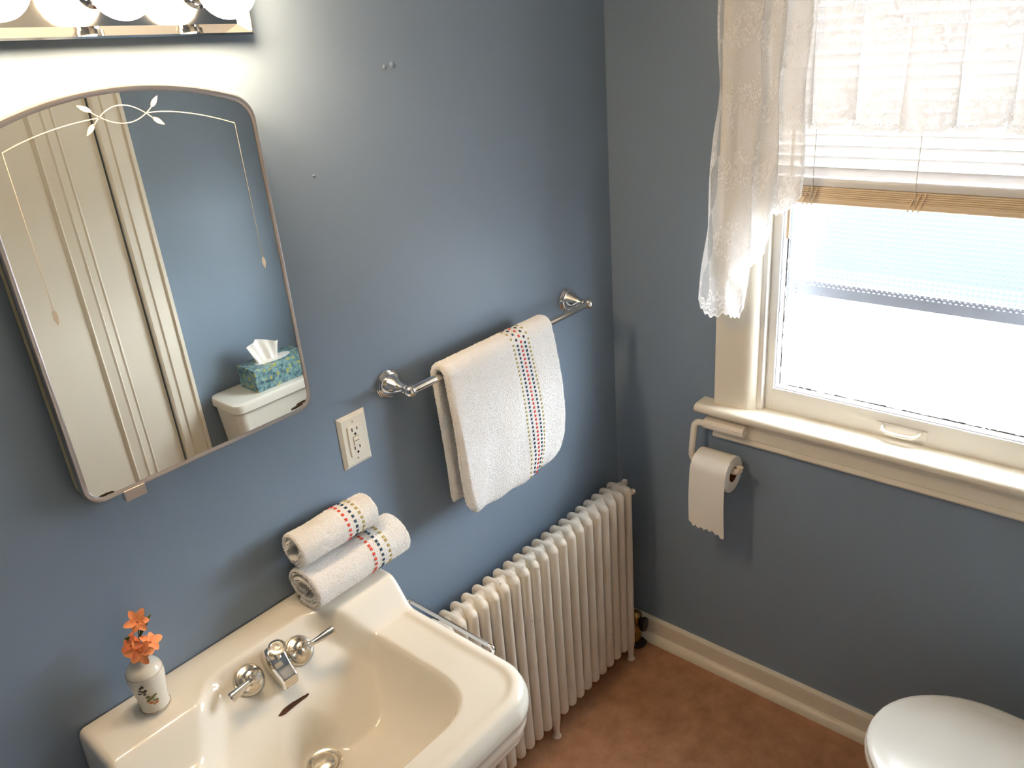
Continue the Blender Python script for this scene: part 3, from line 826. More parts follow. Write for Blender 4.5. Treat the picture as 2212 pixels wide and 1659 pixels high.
# chrome towel rail along the right side of the sink
xr = -0.9405
tr_ = MB().box(xr - 0.0015, xr + 0.0015, -0.345, -0.118, 0.7665, 0.7785, 0.0008)
tr_.tube([(xr, -0.345, 0.7725), (xr, -0.352, 0.771), (xr, -0.356, 0.766), (xr - 0.004, -0.357, 0.758), (xr - 0.012, -0.356, 0.752), (xr - 0.036, -0.352, 0.748)], [0.0045, 0.005, 0.005, 0.005, 0.005, 0.004], 10)
tr_.tube([(xr, -0.119, 0.7725), (xr - 0.006, -0.112, 0.771), (xr - 0.036, -0.108, 0.770)], 0.004, 10)
tr_.build('side_towel_rail', 'chrome', sink)

# ------------------------------------------------------------------ medicine cabinet with mirror
MXL, MXR, MZB, MZS, MZT = -1.4405, -1.0225, 1.2385, 1.735, 1.822     # left, right, bottom, shoulder, crown
MY = -0.034
mxc = (MXL + MXR) / 2
cab = thing('medicine_cabinet', (mxc, 0, 1.24), 'arched metal-framed mirror cabinet with etched vine above the sink', 'mirror cabinet')
def outline(inset, n=10):
    xl, xr_, zb = MXL + inset, MXR - inset, MZB + inset
    rb = 0.030 - inset * .6; rs = 0.042 - inset * .5
    zc = MZT - inset                      # crown
    hw = (xr_ - xl) / 2
    sag = MZT - 1.786                      # arch rise between shoulders
    # arch circle through (+-hw', zs) and (0, zc)
    ha = hw - rs * 0.35
    Rr = (ha * ha + sag * sag) / (2 * sag)
    pts = []
    pts += [(xl + rb + rb * math.cos(a), zb + rb + rb * math.sin(a)) for a in np.linspace(PI, 1.5 * PI, n)]
    pts += [(xr_ - rb + rb * math.cos(a), zb + rb + rb * math.sin(a)) for a in np.linspace(1.5 * PI, 2 * PI, n)]
    # right shoulder: fillet between the vertical side and the arch
    cz = zc - Rr
    # fillet centre: distance Rr-rs from arch centre, x = xr-rs
    fx = xr_ - rs; fz = cz + math.sqrt((Rr - rs) ** 2 - (fx - mxc) ** 2)
    a1 = math.atan2(fz - cz, fx - mxc)
    pts += [(fx + rs * math.cos(a), fz + rs * math.sin(a)) for a in np.linspace(0, a1, n)]
    pts += [(mxc + Rr * math.cos(a), cz + Rr * math.sin(a)) for a in np.linspace(a1, PI - a1, 30)[1:-1]]
    fx2 = xl + rs
    pts += [(fx2 + rs * math.cos(a), fz + rs * math.sin(a)) for a in np.linspace(PI - a1, PI, n)]
    return pts
def ring_mesh(layers):
    """layers: [(inset, y)] -> lofted ring"""
    s = MB(); L = [[(x, y, z) for x, z in outline(i)] for i, y in layers]
    n = len(L[0]); V = [p for q in L for p in q]
    F = [(a * n + k, a * n + (k + 1) % n, (a + 1) * n + (k + 1) % n, (a + 1) * n + k) for a in range(len(L) - 1) for k in range(n)]
    s.add(V, F); return s, n, len(L)
# white steel box behind, a little smaller than the door
bxm, n, L_ = ring_mesh([(0.002, -0.001), (0.002, -0.0165), (0.006, -0.0165), (0.006, -0.021)])
bxm.add([], []); bxm.f.append(tuple(range(3 * n, 4 * n)))
bxm.build('cabinet_body', 'cabinet_paint', cab)
fr, n, L_ = ring_mesh([(0.009, -0.0205), (0.003, -0.0215), (0.0, -0.0235), (0.0, MY + 0.002), (0.002, MY - 0.0018), (0.0055, MY - 0.0022), (0.0085, MY - 0.0005), (0.009, MY + 0.003)])
fr.f.append(tuple(range(n)))
fr.build('mirror_frame', 'satin_chrome', cab, angle=50)
gl = MB(); o_ = outline(0.0086)
gl.add([(x, MY, z) for x, z in o_], [tuple(range(len(o_)))])
glass = gl.build('mirror_glass', 'mirror', cab, smooth=False)
# the catch below the frame
MB().box(-1.386, -1.351, MY - 0.004, MY + 0.010, 1.2235, 1.2425, 0.002).build('door_catch', 'satin_chrome', cab)
# etched vine lines
EY = MY - 0.0004
def etch(points, w=0.0011, name='etched_line'):
    s = MB(); V = []; F = []
    pts = [Vector((p[0], EY, p[1])) for p in points]
    for i, p in enumerate(pts):
        d = (pts[min(i + 1, len(pts) - 1)] - pts[max(i - 1, 0)]).normalized(); nn = Vector((-d.z, 0, d.x))
        ww = w[i] if hasattr(w, '__len__') else w
        V += [p + nn * ww, p - nn * ww]
    for i in range(len(pts) - 1): F.append((2 * i, 2 * i + 1, 2 * i + 3, 2 * i + 2))
    s.add(V, F); return s.build(name, 'etching', glass, smooth=False)
def bez(a, b, c, d, n=18):
    return [tuple((1 - t) ** 3 * a[i] + 3 * (1 - t) ** 2 * t * b[i] + 3 * (1 - t) * t * t * c[i] + t ** 3 * d[i] for i in range(2)) for t in np.linspace(0, 1, n)]
lw = 0.0007
etch(bez((-1.399, 1.758), (-1.36, 1.773), (-1.31, 1.783), (-1.2655, 1.7838)), lw)
etch(bez((-1.062, 1.750), (-1.11, 1.770), (-1.16, 1.783), (-1.1975, 1.7822)), lw)
etch(bez((-1.276, 1.775), (-1.250, 1.803), (-1.222, 1.806), (-1.190, 1.774)), lw)
etch(bez((-1.276, 1.793), (-1.245, 1.766), (-1.215, 1.766), (-1.188, 1.790)), lw)
for (x0, z0), (x1, z1) in (((-1.274, 1.793), (-1.292, 1.803)), ((-1.275, 1.777), (-1.289, 1.763)), ((-1.189, 1.789), (-1.176, 1.803)), ((-1.191, 1.775), (-1.175, 1.763)), ((-1.399, 1.545), (-1.399, 1.522)), ((-1.062, 1.535), (-1.062, 1.514))):
    k = np.linspace(0, 1, 9)
    etch([(x0 + (x1 - x0) * t, z0 + (z1 - z0) * t) for t in k], [0.0004 + 0.0032 * math.sin(PI * t ** 0.8) for t in k], 'etched_leaf')
etch([(-1.399, 1.758), (-1.399, 1.65), (-1.399, 1.545)], lw * .8)
etch([(-1.062, 1.750), (-1.062, 1.64), (-1.062, 1.535)], lw * .6)
# silvering worn away in the bottom corners
def worn(cx, cz, w, h, seed):
    r_n = random.Random(seed); n_ = 18
    s = MB(); V = []
    for k in range(n_):
        t = 2 * PI * k / n_; q_ = 1 + r_n.uniform(-.3, .3)
        V.append((cx + w * math.cos(t) * q_, EY, cz + h * math.sin(t) * q_ + (0.18 if w > 0.013 else 0) * w * math.cos(t)))
    s.add(V, [tuple(range(n_))]); s.build('worn_silvering', 'worn_silver', glass, smooth=False)
worn(-1.418, 1.2495, 0.010, 0.0024, 3); worn(-1.405, 1.2497, 0.008, 0.0022, 4); worn(-1.052, 1.2535, 0.015, 0.0035, 5)

# ------------------------------------------------------------------ vanity light
vl = thing('vanity_light', (-1.222, 0, 1.941), 'chrome vanity light bar with round glowing bulbs above the mirror', 'light fixture')
LX, LZ, LW, LH, LD = -1.222, 1.941, 0.229, 0.058, 0.032
bk = MB()
lay = [(LW, LH, -0.001), (LW, LH, -LD), (LW - 0.003, LH - 0.003, -LD - 0.001), (LW - 0.016, LH - 0.016, -LD + 0.016)]
V = []
for hw, hh, y in lay: V += [(LX - hw, y, LZ - hh), (LX + hw, y, LZ - hh), (LX + hw, y, LZ + hh), (LX - hw, y, LZ + hh)]
F = [(a * 4 + k, a * 4 + (k + 1) % 4, a * 4 + 4 + (k + 1) % 4, a * 4 + 4 + k) for a in range(3) for k in range(4)] + [(0, 1, 2, 3), (12, 13, 14, 15)]
bk.add(V, F)
bk.build('backplate', 'chrome', vl, angle=20)
ys = -LD + 0.016
for k in range(3):
    x = LX + (1 - k) * 0.1524
    sk = MB().lathe([(0.021, 0), (0.021, 0.004), (0.0175, 0.006), (0.0165, 0.026), (0.0145, 0.028)], (x, ys, LZ), (0, -1, 0), 24).build('socket', 'chrome', vl)
    prof = [(0.0135, 0.024), (0.0135, 0.034)]
    c_ = 0.083
    prof += [(0.0405 * math.sin(a), c_ - 0.0405 * math.cos(a)) for a in np.linspace(0.42, PI - 0.01, 18)]
    MB().lathe(prof, (x, ys, LZ), (0, -1, 0), 32).build('light_bulb', 'bulb_glow', vl)
vl.rotation_euler = (0, math.radians(2.2), 0)

# ------------------------------------------------------------------ towel bar
BZ, BYY = 1.197, -0.070
XA, XB = -0.819, -0.209
tb = thing('towel_bar', ((XA + XB) / 2, 0, BZ), 'polished chrome towel bar on the wall above the radiator', 'towel bar')
MB().tube([(XA, BYY, BZ), ((XA + XB) / 2, BYY, BZ), (XB, BYY, BZ)], 0.0085, 20).build('bar', 'chrome', tb)
for x in (XA, XB):
    p_ = MB().lathe([(0.0308, 0.0), (0.0308, 0.0026), (0.0300, 0.0034), (0.0285, 0.0034), (0.0285, 0.0066), (0.0278, 0.0074), (0.0262, 0.0074), (0.0260, 0.0108), (0.0250, 0.0116), (0.0238, 0.0118), (0.021, 0.019), (0.0155, 0.029), (0.0115, 0.038), (0.0085, 0.046), (0.0075, 0.051), (0.0095, 0.0535), (0.0095, 0.0555), (0.0078, 0.057), (0.0090, 0.060)], (x, -0.0005, BZ), (0, -1, 0), 36)
    p_.sphere((x, BYY, BZ), 0.0132, 24, 14)
    p_.build('post', 'chrome', tb)

# ------------------------------------------------------------------ stitched dashes that follow a surface
def dashes(name, mat, parent, rows):
    """rows: list of (centre, along, across, normal, half length, half width)"""
    s = MB()
    for c, a, b, n_, hl, hw in rows:
        c, a, b, n_ = Vector(c), Vector(a).normalized(), Vector(b).normalized(), Vector(n_).normalized()
        top = c + n_ * 0.0012
        V = [c - a * hl - b * hw, c + a * hl - b * hw, c + a * hl + b * hw, c - a * hl + b * hw,
             top - a * hl * .8 - b * hw * .75, top + a * hl * .8 - b * hw * .75, top + a * hl * .8 + b * hw * .75, top - a * hl * .8 + b * hw * .75]
        s.add(V, [(0, 1, 5, 4), (1, 2, 6, 5), (2, 3, 7, 6), (3, 0, 4, 7), (4, 5, 6, 7)])
    return tag(s.build(name, mat, parent, smooth=False), kind='stuff')

def terry_pile(obj, count, skip=None, seed=1, h=0.0017, r=0.0013):
    """short cotton loops: small tufts scattered over the cloth mesh, joined into one mesh"""
    g = np.random.default_rng(seed); me = obj.data; me.calc_loop_triangles()
    nv = len(me.vertices); co = np.empty(nv * 3); me.vertices.foreach_get('co', co); co = co.reshape(-1, 3)
    nt = len(me.loop_triangles); tri = np.empty(nt * 3, dtype=np.int32); me.loop_triangles.foreach_get('vertices', tri); tri = tri.reshape(-1, 3)
    a, b, c = co[tri[:, 0]], co[tri[:, 1]], co[tri[:, 2]]
    nrm = np.cross(b - a, c - a); ar = np.linalg.norm(nrm, axis=1); nrm /= ar[:, None] + 1e-12
    pick = g.choice(nt, count, p=ar / ar.sum())
    u, v = g.random(count), g.random(count); fl = u + v > 1; u[fl], v[fl] = 1 - u[fl], 1 - v[fl]
    p = a[pick] + (b - a)[pick] * u[:, None] + (c - a)[pick] * v[:, None]; n = nrm[pick]
    if skip is not None:
        keep = ~skip(p + np.array(ORG[obj.name])); p, n = p[keep], n[keep]
    m = len(p)
    t1 = np.cross(n, g.normal(size=(m, 3))); t1 /= np.linalg.norm(t1, axis=1)[:, None]; t2 = np.cross(n, t1)
    hh = h * g.uniform(.5, 1.1, m)[:, None]; rr = r * g.uniform(.7, 1.2, m)[:, None]
    tip = p + n * hh + (t1 * g.normal(size=(m, 1)) + t2 * g.normal(size=(m, 1))) * h * .45
    base_ = p - n * 0.0006
    V = np.stack([base_ + t1 * rr, base_ + (-.5 * t1 + .866 * t2) * rr, base_ + (-.5 * t1 - .866 * t2) * rr, tip], 1).reshape(-1, 3)
    k = np.arange(m)[:, None] * 4
    F = np.concatenate([k + [0, 1, 3], k + [1, 2, 3], k + [2, 0, 3]], 0)
    m2 = bpy.data.meshes.new('terry_pile'); m2.from_pydata(V, [], F.tolist())
    return tag(finish('terry_pile', m2, 'terry_loops', obj.parent, smooth=False), kind='stuff')

# ------------------------------------------------------------------ hand towel over the bar
ht = thing('hand_towel', (-0.56, BYY, 0.86), 'white terry towel with stitched stripes hanging on the chrome bar', 'towel')
TXL, TXR = -0.738, -0.386
TH = 0.0095                                   # half thickness of the folded cloth
def towel_center(s, v):
    """s 0..1 from back hem over the bar to front hem, v 0..1 left to right -> (y, z, ny, nz)"""
    return None
path = []
zb_, zf_ = 0.872, 0.858
rb = 0.0085 + 0.0020 + TH
for z in np.linspace(zb_, BZ - 0.02, 26): path.append((BYY + rb - 0.003 * math.sin((z - zb_) * 9) + 0.004 * (BZ - z) , z))
for a in np.linspace(0, PI, 15): path.append((BYY + rb * math.cos(a), BZ + rb * math.sin(a)))
for z in np.linspace(BZ - 0.02, zf_, 30): path.append((BYY - rb - 0.016 * (BZ - z) / 0.34 - 0.003 * math.sin((BZ - z) * 12), z))
path = np.array(path)
tg = np.gradient(path, axis=0); tg /= np.linalg.norm(tg, axis=1)[:, None]
nm = np.stack([tg[:, 1], -tg[:, 0]], 1)       # outward from the bar
# make the normal point away from the bar side
if nm[0, 0] < 0: nm = -nm
NXT = 60; NP = len(path)
def tw(i, v, side, edge=1.0):
    y, z = path[i]; ny_, nz2 = nm[i]
    front = i > 40
    dpt = max(0, (BZ - z) / 0.34)
    x = TXL + (TXR - TXL) * v
    # right edge bows out a little, left edge drifts
    x += (0.012 * math.sin(dpt * PI) * v - 0.022 * v * max(0, dpt - .82) / .18 * (1 if front else 0)) + 0.008 * (1 - v) * dpt * (1 if front else 2.2)
    w_ = 0.0045 * math.sin(v * 9 + 1.0 + dpt * 1.5) * dpt + 0.003 * math.sin(v * 23 + dpt * 7) * dpt
    off = (TH + (0.0055 * min(1, dpt * 1.6) if front else 0.002 * dpt)) * side * edge
    zz_ = z
    if front: zz_ += (0.026 * max(0, 1 - v / 0.11) ** 2 + 0.010 * max(0, (v - .93) / .07) ** 2 - 0.004 * math.sin(v * 5)) * max(0, (dpt - .6) / .4) ** 2
    return (x, y + ny_ * off + (-w_ if front else w_ * .4), zz_ + nz2 * off)
V = []; F = []
# closed shell: outer grid then inner grid with rounded rims
vv = np.linspace(0, 1, NXT)
def rim(i, v):
    e = min(v, 1 - v) * (TXR - TXL) / TH
    k = 1.0 if e >= 1 else math.sqrt(max(0.0, 1 - (1 - e) ** 2))
    ei = min(i, NP - 1 - i)
    k2 = (0.0, 0.75, 1.0)[ei] if ei < 3 else 1.0
    return max(0.02, min(k, k2))
vv = np.unique(np.concatenate([np.linspace(0, TH / (TXR - TXL), 6), np.linspace(TH / (TXR - TXL), 1 - TH / (TXR - TXL), 50), np.linspace(1 - TH / (TXR - TXL), 1, 6)]))
G1 = [[tw(i, v, 1, rim(i, v)) for v in vv] for i in range(NP)]
G2 = [[tw(i, v, -1, rim(i, v)) for v in vv] for i in range(NP)]
tm = MB(); tm.grid(G1); tm.grid(G2)
cloth = tm.build('cloth', 'terry', ht, angle=80)
bm = bmesh.new(); bm.from_mesh(cloth.data); bmesh.ops.remove_doubles(bm, verts=list(bm.verts), dist=0.0004); bmesh.ops.recalc_face_normals(bm, faces=list(bm.faces))
for q_ in bm.verts: q_.co += q_.normal * random.uniform(-0.0006, 0.0006)
bm.to_mesh(cloth.data); bm.free()
terry_pile(cloth, 60000, lambda p: (p[:, 0] > -0.541) & (p[:, 0] < -0.472) & (p[:, 1] < BYY + 0.012), 3)
# stripes: dashes every 10.5 mm down the front
lens = np.concatenate([[0], np.cumsum(np.linalg.norm(np.diff(path, axis=0), axis=1))])
def at_len(L, v):
    i = int(np.clip(np.searchsorted(lens, L) - 1, 0, NP - 2)); t = (L - lens[i]) / (lens[i + 1] - lens[i])
    p0, p1 = Vector(tw(i, v, 1)), Vector(tw(i + 1, v, 1))
    n_ = Vector((0, *(nm[i] * (1 - t) + nm[i + 1] * t)))
    return p0.lerp(p1, t), (p1 - p0), n_
for xo, mt, nmx in ((-0.532, 'thread_gold', 'gold_stitching'), (-0.5185, 'thread_navy', 'navy_stitching'), (-0.5055, 'thread_red', 'red_stitching'), (-0.4925, 'thread_navy', 'navy_stitching'), (-0.480, 'thread_gold', 'gold_stitching')):
    v = (xo - TXL) / (TXR - TXL); rows = []
    L = lens[28] + (0.004 if mt == 'thread_navy' else 0.0)
    while L < lens[-1] - 0.012:
        c, a, n_ = at_len(L, v)
        rows.append((c + n_ * 0.0002, a, (1, 0, 0), n_, 0.0030 if mt != 'thread_gold' else 0.0027, (0.0029 if mt != 'thread_gold' else 0.0025)))
        L += 0.0102
    dashes(nmx, mt, ht, rows)

# ------------------------------------------------------------------ rolled washcloths
def rolled(name, label, x0, x1, cy_, cz, ry, rz, turns, thick, start, skew, stripe, seed):
    t = thing(name, ((x0 + x1) / 2, cy_, cz - rz), label, 'towel', 'rolled washcloths on the sink ledge')
    r_n = random.Random(seed)
    # spiral in the (y, z) plane
    n = 150; pts = []
    for k in range(n + 1):
        q_ = k / n; a = start + turns * 2 * PI * q_
        rr = 0.16 + 0.84 * (q_ * turns + 0.0) / turns
        rr = 1.0 - (1 - q_) * turns * (1.42 * thick / ((ry + rz) / 2)) * (0.72 + 0.28 * (1 - q_))
        rr = max(rr, 0.06)
        k2 = 1 - thick * 0.5 / ry; k3 = 1 - thick * 0.5 / rz
        # flattened underside
        yy_ = ry * rr * k2 * math.cos(a); zz_ = rz * rr * k3 * math.sin(a)
        if zz_ < -rz * 0.72: zz_ = -rz * 0.72 + (zz_ + rz * 0.72) * 0.6
        pts.append((yy_, zz_ ))
    zmin = min(p[1] for p in pts) - thick / 2
    pts = np.array([(a, b - zmin - rz) for a, b in pts])
    d = np.gradient(pts, axis=0); d /= np.linalg.norm(d, axis=1)[:, None]
    nn = np.stack([d[:, 1], -d[:, 0]], 1)
    NXr = 40
    xsr = np.linspace(0, 1, NXr)
    def pos(k, v, side):
        y, z = pts[k]; e = min(v, 1 - v) * (x1 - x0) / (thick / 2); kk = 1.0 if e >= 1 else math.sqrt(max(0.02, 1 - (1 - e) ** 2))
        ee = min(k, n - k); kk *= (0.05, 0.8, 1)[ee] if ee < 3 else 1
        o = thick / 2 * side * kk
        wob = 0.0022 * math.sin(v * 8 + k * 0.11 + seed) * (0.3 + 0.7 * k / n)
        xx = x0 + (x1 - x0) * v + (0.006 * math.sin(k * 0.09 + seed) * (1 - k / n) if v < .5 else -0.004 * (1 - k / n))
        return (xx, cy_ + y + nn[k][0] * (o) + skew[0] * (v - .5), cz + z + nn[k][1] * o + wob * (1 if z > -rz * .6 else 0.1) + skew[1] * (v - .5))
    vs_ = np.unique(np.concatenate([np.linspace(0, thick / 2 / (x1 - x0), 5), np.linspace(thick / 2 / (x1 - x0), 1 - thick / 2 / (x1 - x0), 30), np.linspace(1 - thick / 2 / (x1 - x0), 1, 5)]))
    s = MB()
    s.grid([[pos(k, v, 1) for v in vs_] for k in range(n + 1)])
    s.grid([[pos(k, v, -1) for v in vs_] for k in range(n + 1)])
    o = s.build('cloth', 'terry', t, angle=80)
    bm = bmesh.new(); bm.from_mesh(o.data); bmesh.ops.remove_doubles(bm, verts=list(bm.verts), dist=0.0003); bmesh.ops.recalc_face_normals(bm, faces=list(bm.faces))
    for q_ in bm.verts: q_.co += q_.normal * r_n.uniform(-0.0006, 0.0006)
    bm.to_mesh(o.data); bm.free()
    xa_, xb_ = x0 + (x1 - x0) * (stripe[0] - .055), x0 + (x1 - x0) * (stripe[2] + .055)
    terry_pile(o, 30000, lambda p: (p[:, 0] > xa_) & (p[:, 0] < xb_), seed)
    # stitched stripes round the roll
    ln = np.concatenate([[0], np.cumsum(np.linalg.norm(np.diff(pts, axis=0), axis=1))])
    k0 = int(n * (1 - 1.0 / turns))
    for vx, mt, nmx in zip(stripe, ('thread_red', 'thread_navy', 'thread_gold'), ('red_stitching', 'navy_stitching', 'gold_stitching')):
        L = ln[k0]; rows = []
        while L < ln[-1] - 0.003:
            k = int(np.clip(np.searchsorted(ln, L) - 1, 0, n - 1))
            a, b = Vector(pos(k, vx, 1)), Vector(pos(k, vx, -1))
            out = a if (a - Vector((a.x, cy_, cz))).length > (b - Vector((b.x, cy_, cz))).length else b
            nrm = (out - (a + b) / 2).normalized()
            rows.append((out + nrm * 0.0003, (0, d[k][0], d[k][1]), (1, 0, 0), nrm, 0.0030, 0.0031)); L += 0.0092
        dashes(nmx, mt, t, rows)
    return t
rolled('rolled_washcloth', 'rolled white washcloth with stitched stripes lying on the sink ledge, lower of two', -1.140, -0.905, -0.0615, 0.9108, 0.0530, 0.0460, 2.05, 0.0105, 4.92, (0.0, 0.0), (0.60, 0.68, 0.76), 2)
rolled('rolled_washcloth', 'rolled white washcloth with stitched stripes resting on top of another roll', -1.138, -0.955, -0.0490, 0.9922, 0.0415, 0.0380, 1.85, 0.0100, 6.18, (0.0, 0.0), (0.60, 0.69, 0.78), 5)

# ------------------------------------------------------------------ vase and artificial flowers
VX, VY, VZ = -1.4455, -0.0560, ZL + 0.0004
va_ = thing('bud_vase', (VX, VY, VZ), 'small cream china vase with painted sprig on the sink ledge', 'vase')
prof = [(0.0005, 0.0), (0.0215, 0.0), (0.0235, 0.002), (0.0238, 0.006), (0.0232, 0.010), (0.0240, 0.025), (0.0266, 0.045), (0.0286, 0.060), (0.0292, 0.069), (0.0284, 0.077), (0.0258, 0.0845), (0.0210, 0.0905), (0.0155, 0.0948), (0.0118, 0.0985), (0.0112, 0.101), (0.0122, 0.1038), (0.0118, 0.1045), (0.0100, 0.1035), (0.0095, 0.099), (0.012, 0.09), (0.012, 0.05), (0.0005, 0.05)]
body = MB().lathe(prof, (VX, VY, VZ), (0, 0, 1), 40, caps=False).build('vase_body', 'vase_china', va_, angle=60)
for r, h in ((0.0284, 0.0770), (0.0239, 0.0045)):
    MB().lathe([(r - 0.0002, h - 0.0006), (r + 0.0006, h), (r - 0.0010, h + 0.0006)], (VX, VY, VZ), (0, 0, 1), 40, caps=False).build('gold_band', 'vase_gold', va_)
def vr(h):
    for (r0, h0), (r1, h1) in zip(prof[:12], prof[1:13]):
        if h0 <= h <= h1 and h1 > h0: return r0 + (r1 - r0) * (h - h0) / (h1 - h0)
    return 0.024
def decal(name, mat, blobs):
    s = MB()
    for ang, h, ra, rh, rot in blobs:
        V = []
        for k in range(10):
            t = 2 * PI * k / 10; a, b = ra * math.cos(t), rh * math.sin(t)
            a, b = a * math.cos(rot) - b * math.sin(rot), a * math.sin(rot) + b * math.cos(rot)
            hh = h + b; r = vr(hh) + 0.0005; th = ang + a / r
            V.append((VX + r * math.cos(th), VY + r * math.sin(th), VZ + hh))
        s.add(V, [tuple(range(10))])
    return s.build(name, mat, va_, smooth=False)
th0 = math.radians(232)
decal('painted_leaves', 'motif_green', [(th0 + .25, .036, .006, .0026, .3), (th0 + .45, .040, .006, .0026, .5), (th0 + .1, .041, .004, .0026, 0), (th0 + .5, .030, .005, .002, -.4), (th0 + .05, .034, .004, .002, .9)])
decal('painted_sprig', 'motif_dark', [(th0 - .1, .064, .003, .002, .8), (th0 + .02, .066, .002, .003, .2), (th0 - .2, .058, .003, .002, .2), (th0 - .02, .055, .004, .0024, -.3), (th0 + .12, .057, .002, .0028, .5), (th0 - .28, .051, .0035, .002, 0), (th0, .049, .003, .0018, .4)])
decal('painted_blossoms', 'motif_orange', [(th0 + .2, .027, .0035, .003, 0), (th0 + .52, .0245, .003, .0024, 0), (th0 + .05, .030, .002, .002, 0), (th0 + .36, .0225, .002, .0015, .3)])

def flower(label, center, face, rpet, npet, mat, root, leaves, seed):
    r_n = random.Random(seed)
    c = Vector(center); f = Vector(face).normalized()
    t = thing('artificial_flower', (VX, VY, VZ + 0.055), label, 'flower', 'artificial flowers in the vase')
    u = f.orthogonal().normalized(); w = f.cross(u)
    root = Vector(root); midp = root.lerp(c, 0.5) + Vector((r_n.uniform(-.003, .003), r_n.uniform(-.003, .003), 0.002))
    MB().tube([root, root.lerp(midp, .6), midp, midp.lerp(c, .6), c - f * 0.002], 0.0010, 6).build('stem', 'leaf_green', t)
    for k in range(npet):
        a = 2 * PI * k / npet + r_n.uniform(-.2, .2); dr = u * math.cos(a) + w * math.sin(a); pr = f.cross(dr)
        L = rpet * r_n.uniform(.85, 1.12); curl = r_n.uniform(.25, .7); rows = []
        for i in range(7):
            s = i / 6; wd = rpet * 0.30 * (math.sin(PI * min(1, s * 0.86 + 0.10)) ** 0.8) + 0.0004
            base_ = c + dr * L * s + f * (L * (0.45 * s - curl * 0.95 * s * s))
            rows.append([base_ + pr * (wd * q_) + f * (0.22 * wd * (q_ * q_)) for q_ in (-1, -.5, 0, .5, 1)])
        MB().grid(rows).build('petal', mat, t)
    MB().sphere(c + f * 0.002, 0.0022, 8, 6).build('flower_center', 'motif_orange', t)
    for a, b in leaves:
        a, b = Vector(a), Vector(b); d = b - a; s_ = d.cross(Vector((0.6, 0.6, -.5))).normalized(); rows = []
        for i in range(6):
            s = i / 5; wd = 0.0042 * math.sin(PI * (0.08 + 0.9 * s)); p_ = a + d * s + Vector((0, 0, 0.004 * math.sin(PI * s)))
            rows.append([p_ - s_ * wd, p_ + Vector((0, 0, -.0008)), p_ + s_ * wd])
        MB().grid(rows).build('leaf', 'leaf_green', t)
    return t
RT0 = (VX, VY, VZ + 0.058)
flower('orange artificial flower highest in the vase', (VX + 0.018, VY + 0.012, 1.022), (-0.35, -0.75, 0.55), 0.020, 6, 'petal', RT0, [((VX + .012, VY + .006, 0.997), (VX + .040, VY + .010, 1.022)), ((VX + .006, VY + .004, .99), (VX - .010, VY + .010, 1.006))], 1)
flower('coral artificial flower low at the front of the vase mouth', (VX + 0.001, VY - 0.010, 0.983), (-0.5, -0.75, 0.35), 0.023, 6, 'petal', RT0, [], 4)
flower('pink-tipped artificial flower leaning out on the left of the vase', (VX - 0.004, VY + 0.003, 0.993), (-0.75, -0.35, 0.5), 0.021, 5, 'petal_pink', RT0, [((VX - .006, VY + .002, .976), (VX - .018, VY + .010, .985))], 8)
flower('orange artificial flower leaning out on the right of the vase', (VX + 0.020, VY - 0.004, 0.984), (0.35, -0.75, 0.55), 0.021, 6, 'petal', RT0, [], 11)

# ------------------------------------------------------------------ outlet
OX, OZ = -0.9246, 1.1158
ot = thing('electrical_outlet', (OX, 0, OZ), 'ivory wall outlet with test buttons beside the towel bar', 'outlet')
hw, hh = 0.0352, 0.0573
V = [(OX - hw, 0, OZ - hh), (OX + hw, 0, OZ - hh), (OX + hw, 0, OZ + hh), (OX - hw, 0, OZ + hh)]
V += [(OX - hw, -0.0015, OZ - hh), (OX + hw, -0.0015, OZ - hh), (OX + hw, -0.0015, OZ + hh), (OX - hw, -0.0015, OZ + hh)]
q_ = 0.0075
V += [(OX - hw + q_, -0.006, OZ - hh + q_), (OX + hw - q_, -0.006, OZ - hh + q_), (OX + hw - q_, -0.006, OZ + hh - q_), (OX - hw + q_, -0.006, OZ + hh - q_)]
F = [(a * 4 + k, a * 4 + (k + 1) % 4, a * 4 + 4 + (k + 1) % 4, a * 4 + 4 + k) for a in range(2) for k in range(4)] + [(8, 9, 10, 11), (0, 1, 2, 3)]
MB().add(V, F).build('cover_plate', 'plate_ivory', ot, angle=15)
rc = MB().box(OX - 0.0165, OX + 0.0165, -0.0085, -0.005, OZ - 0.0335, OZ + 0.0335, 0.001).build('receptacle', 'plate_ivory', ot)
for s in (1, -1):
    z0 = OZ + s * 0.0205 + 0.001
    for dx, h in ((-0.0062, 0.0036), (0.0062, 0.0030)):
        MB().box(OX + dx - 0.0011, OX + dx + 0.0011, -0.0089, -0.0083, z0 + 0.0035 - h, z0 + 0.0035 + h).build('blade_slot', 'slot_dark', rc, smooth=False)
    MB().lathe([(0.0026, 0), (0.0026, 0.0006)], (OX, -0.0083, z0 - 0.0072), (0, -1, 0), 14).build('ground_hole', 'slot_dark', rc)
for z0, nmx in ((OZ + 0.0046, 'reset_button'), (OZ - 0.0052, 'test_button')):
    MB().box(OX - 0.0072, OX + 0.0072, -0.0088, -0.0083, z0 - 0.0043, z0 + 0.0043).build('button_gap', 'cardboard', rc, smooth=False)
    MB().box(OX - 0.0065, OX + 0.0065, -0.0100, -0.0083, z0 - 0.0036, z0 + 0.0036, 0.0006).build(nmx, 'plate_ivory', rc)
for s in (1, -1):
    sc_o = MB().lathe([(0.003, 0), (0.003, 0.0008), (0.0005, 0.0012)], (OX, -0.006, OZ + s * 0.0415), (0, -1, 0), 14).build('screw', 'plate_ivory', ot)
    MB().box(OX - 0.0004, OX + 0.0004, -0.0073, -0.0069, OZ + s * 0.0415 - 0.0024, OZ + s * 0.0415 + 0.0024).build('screw_slot', 'cardboard', sc_o, smooth=False)

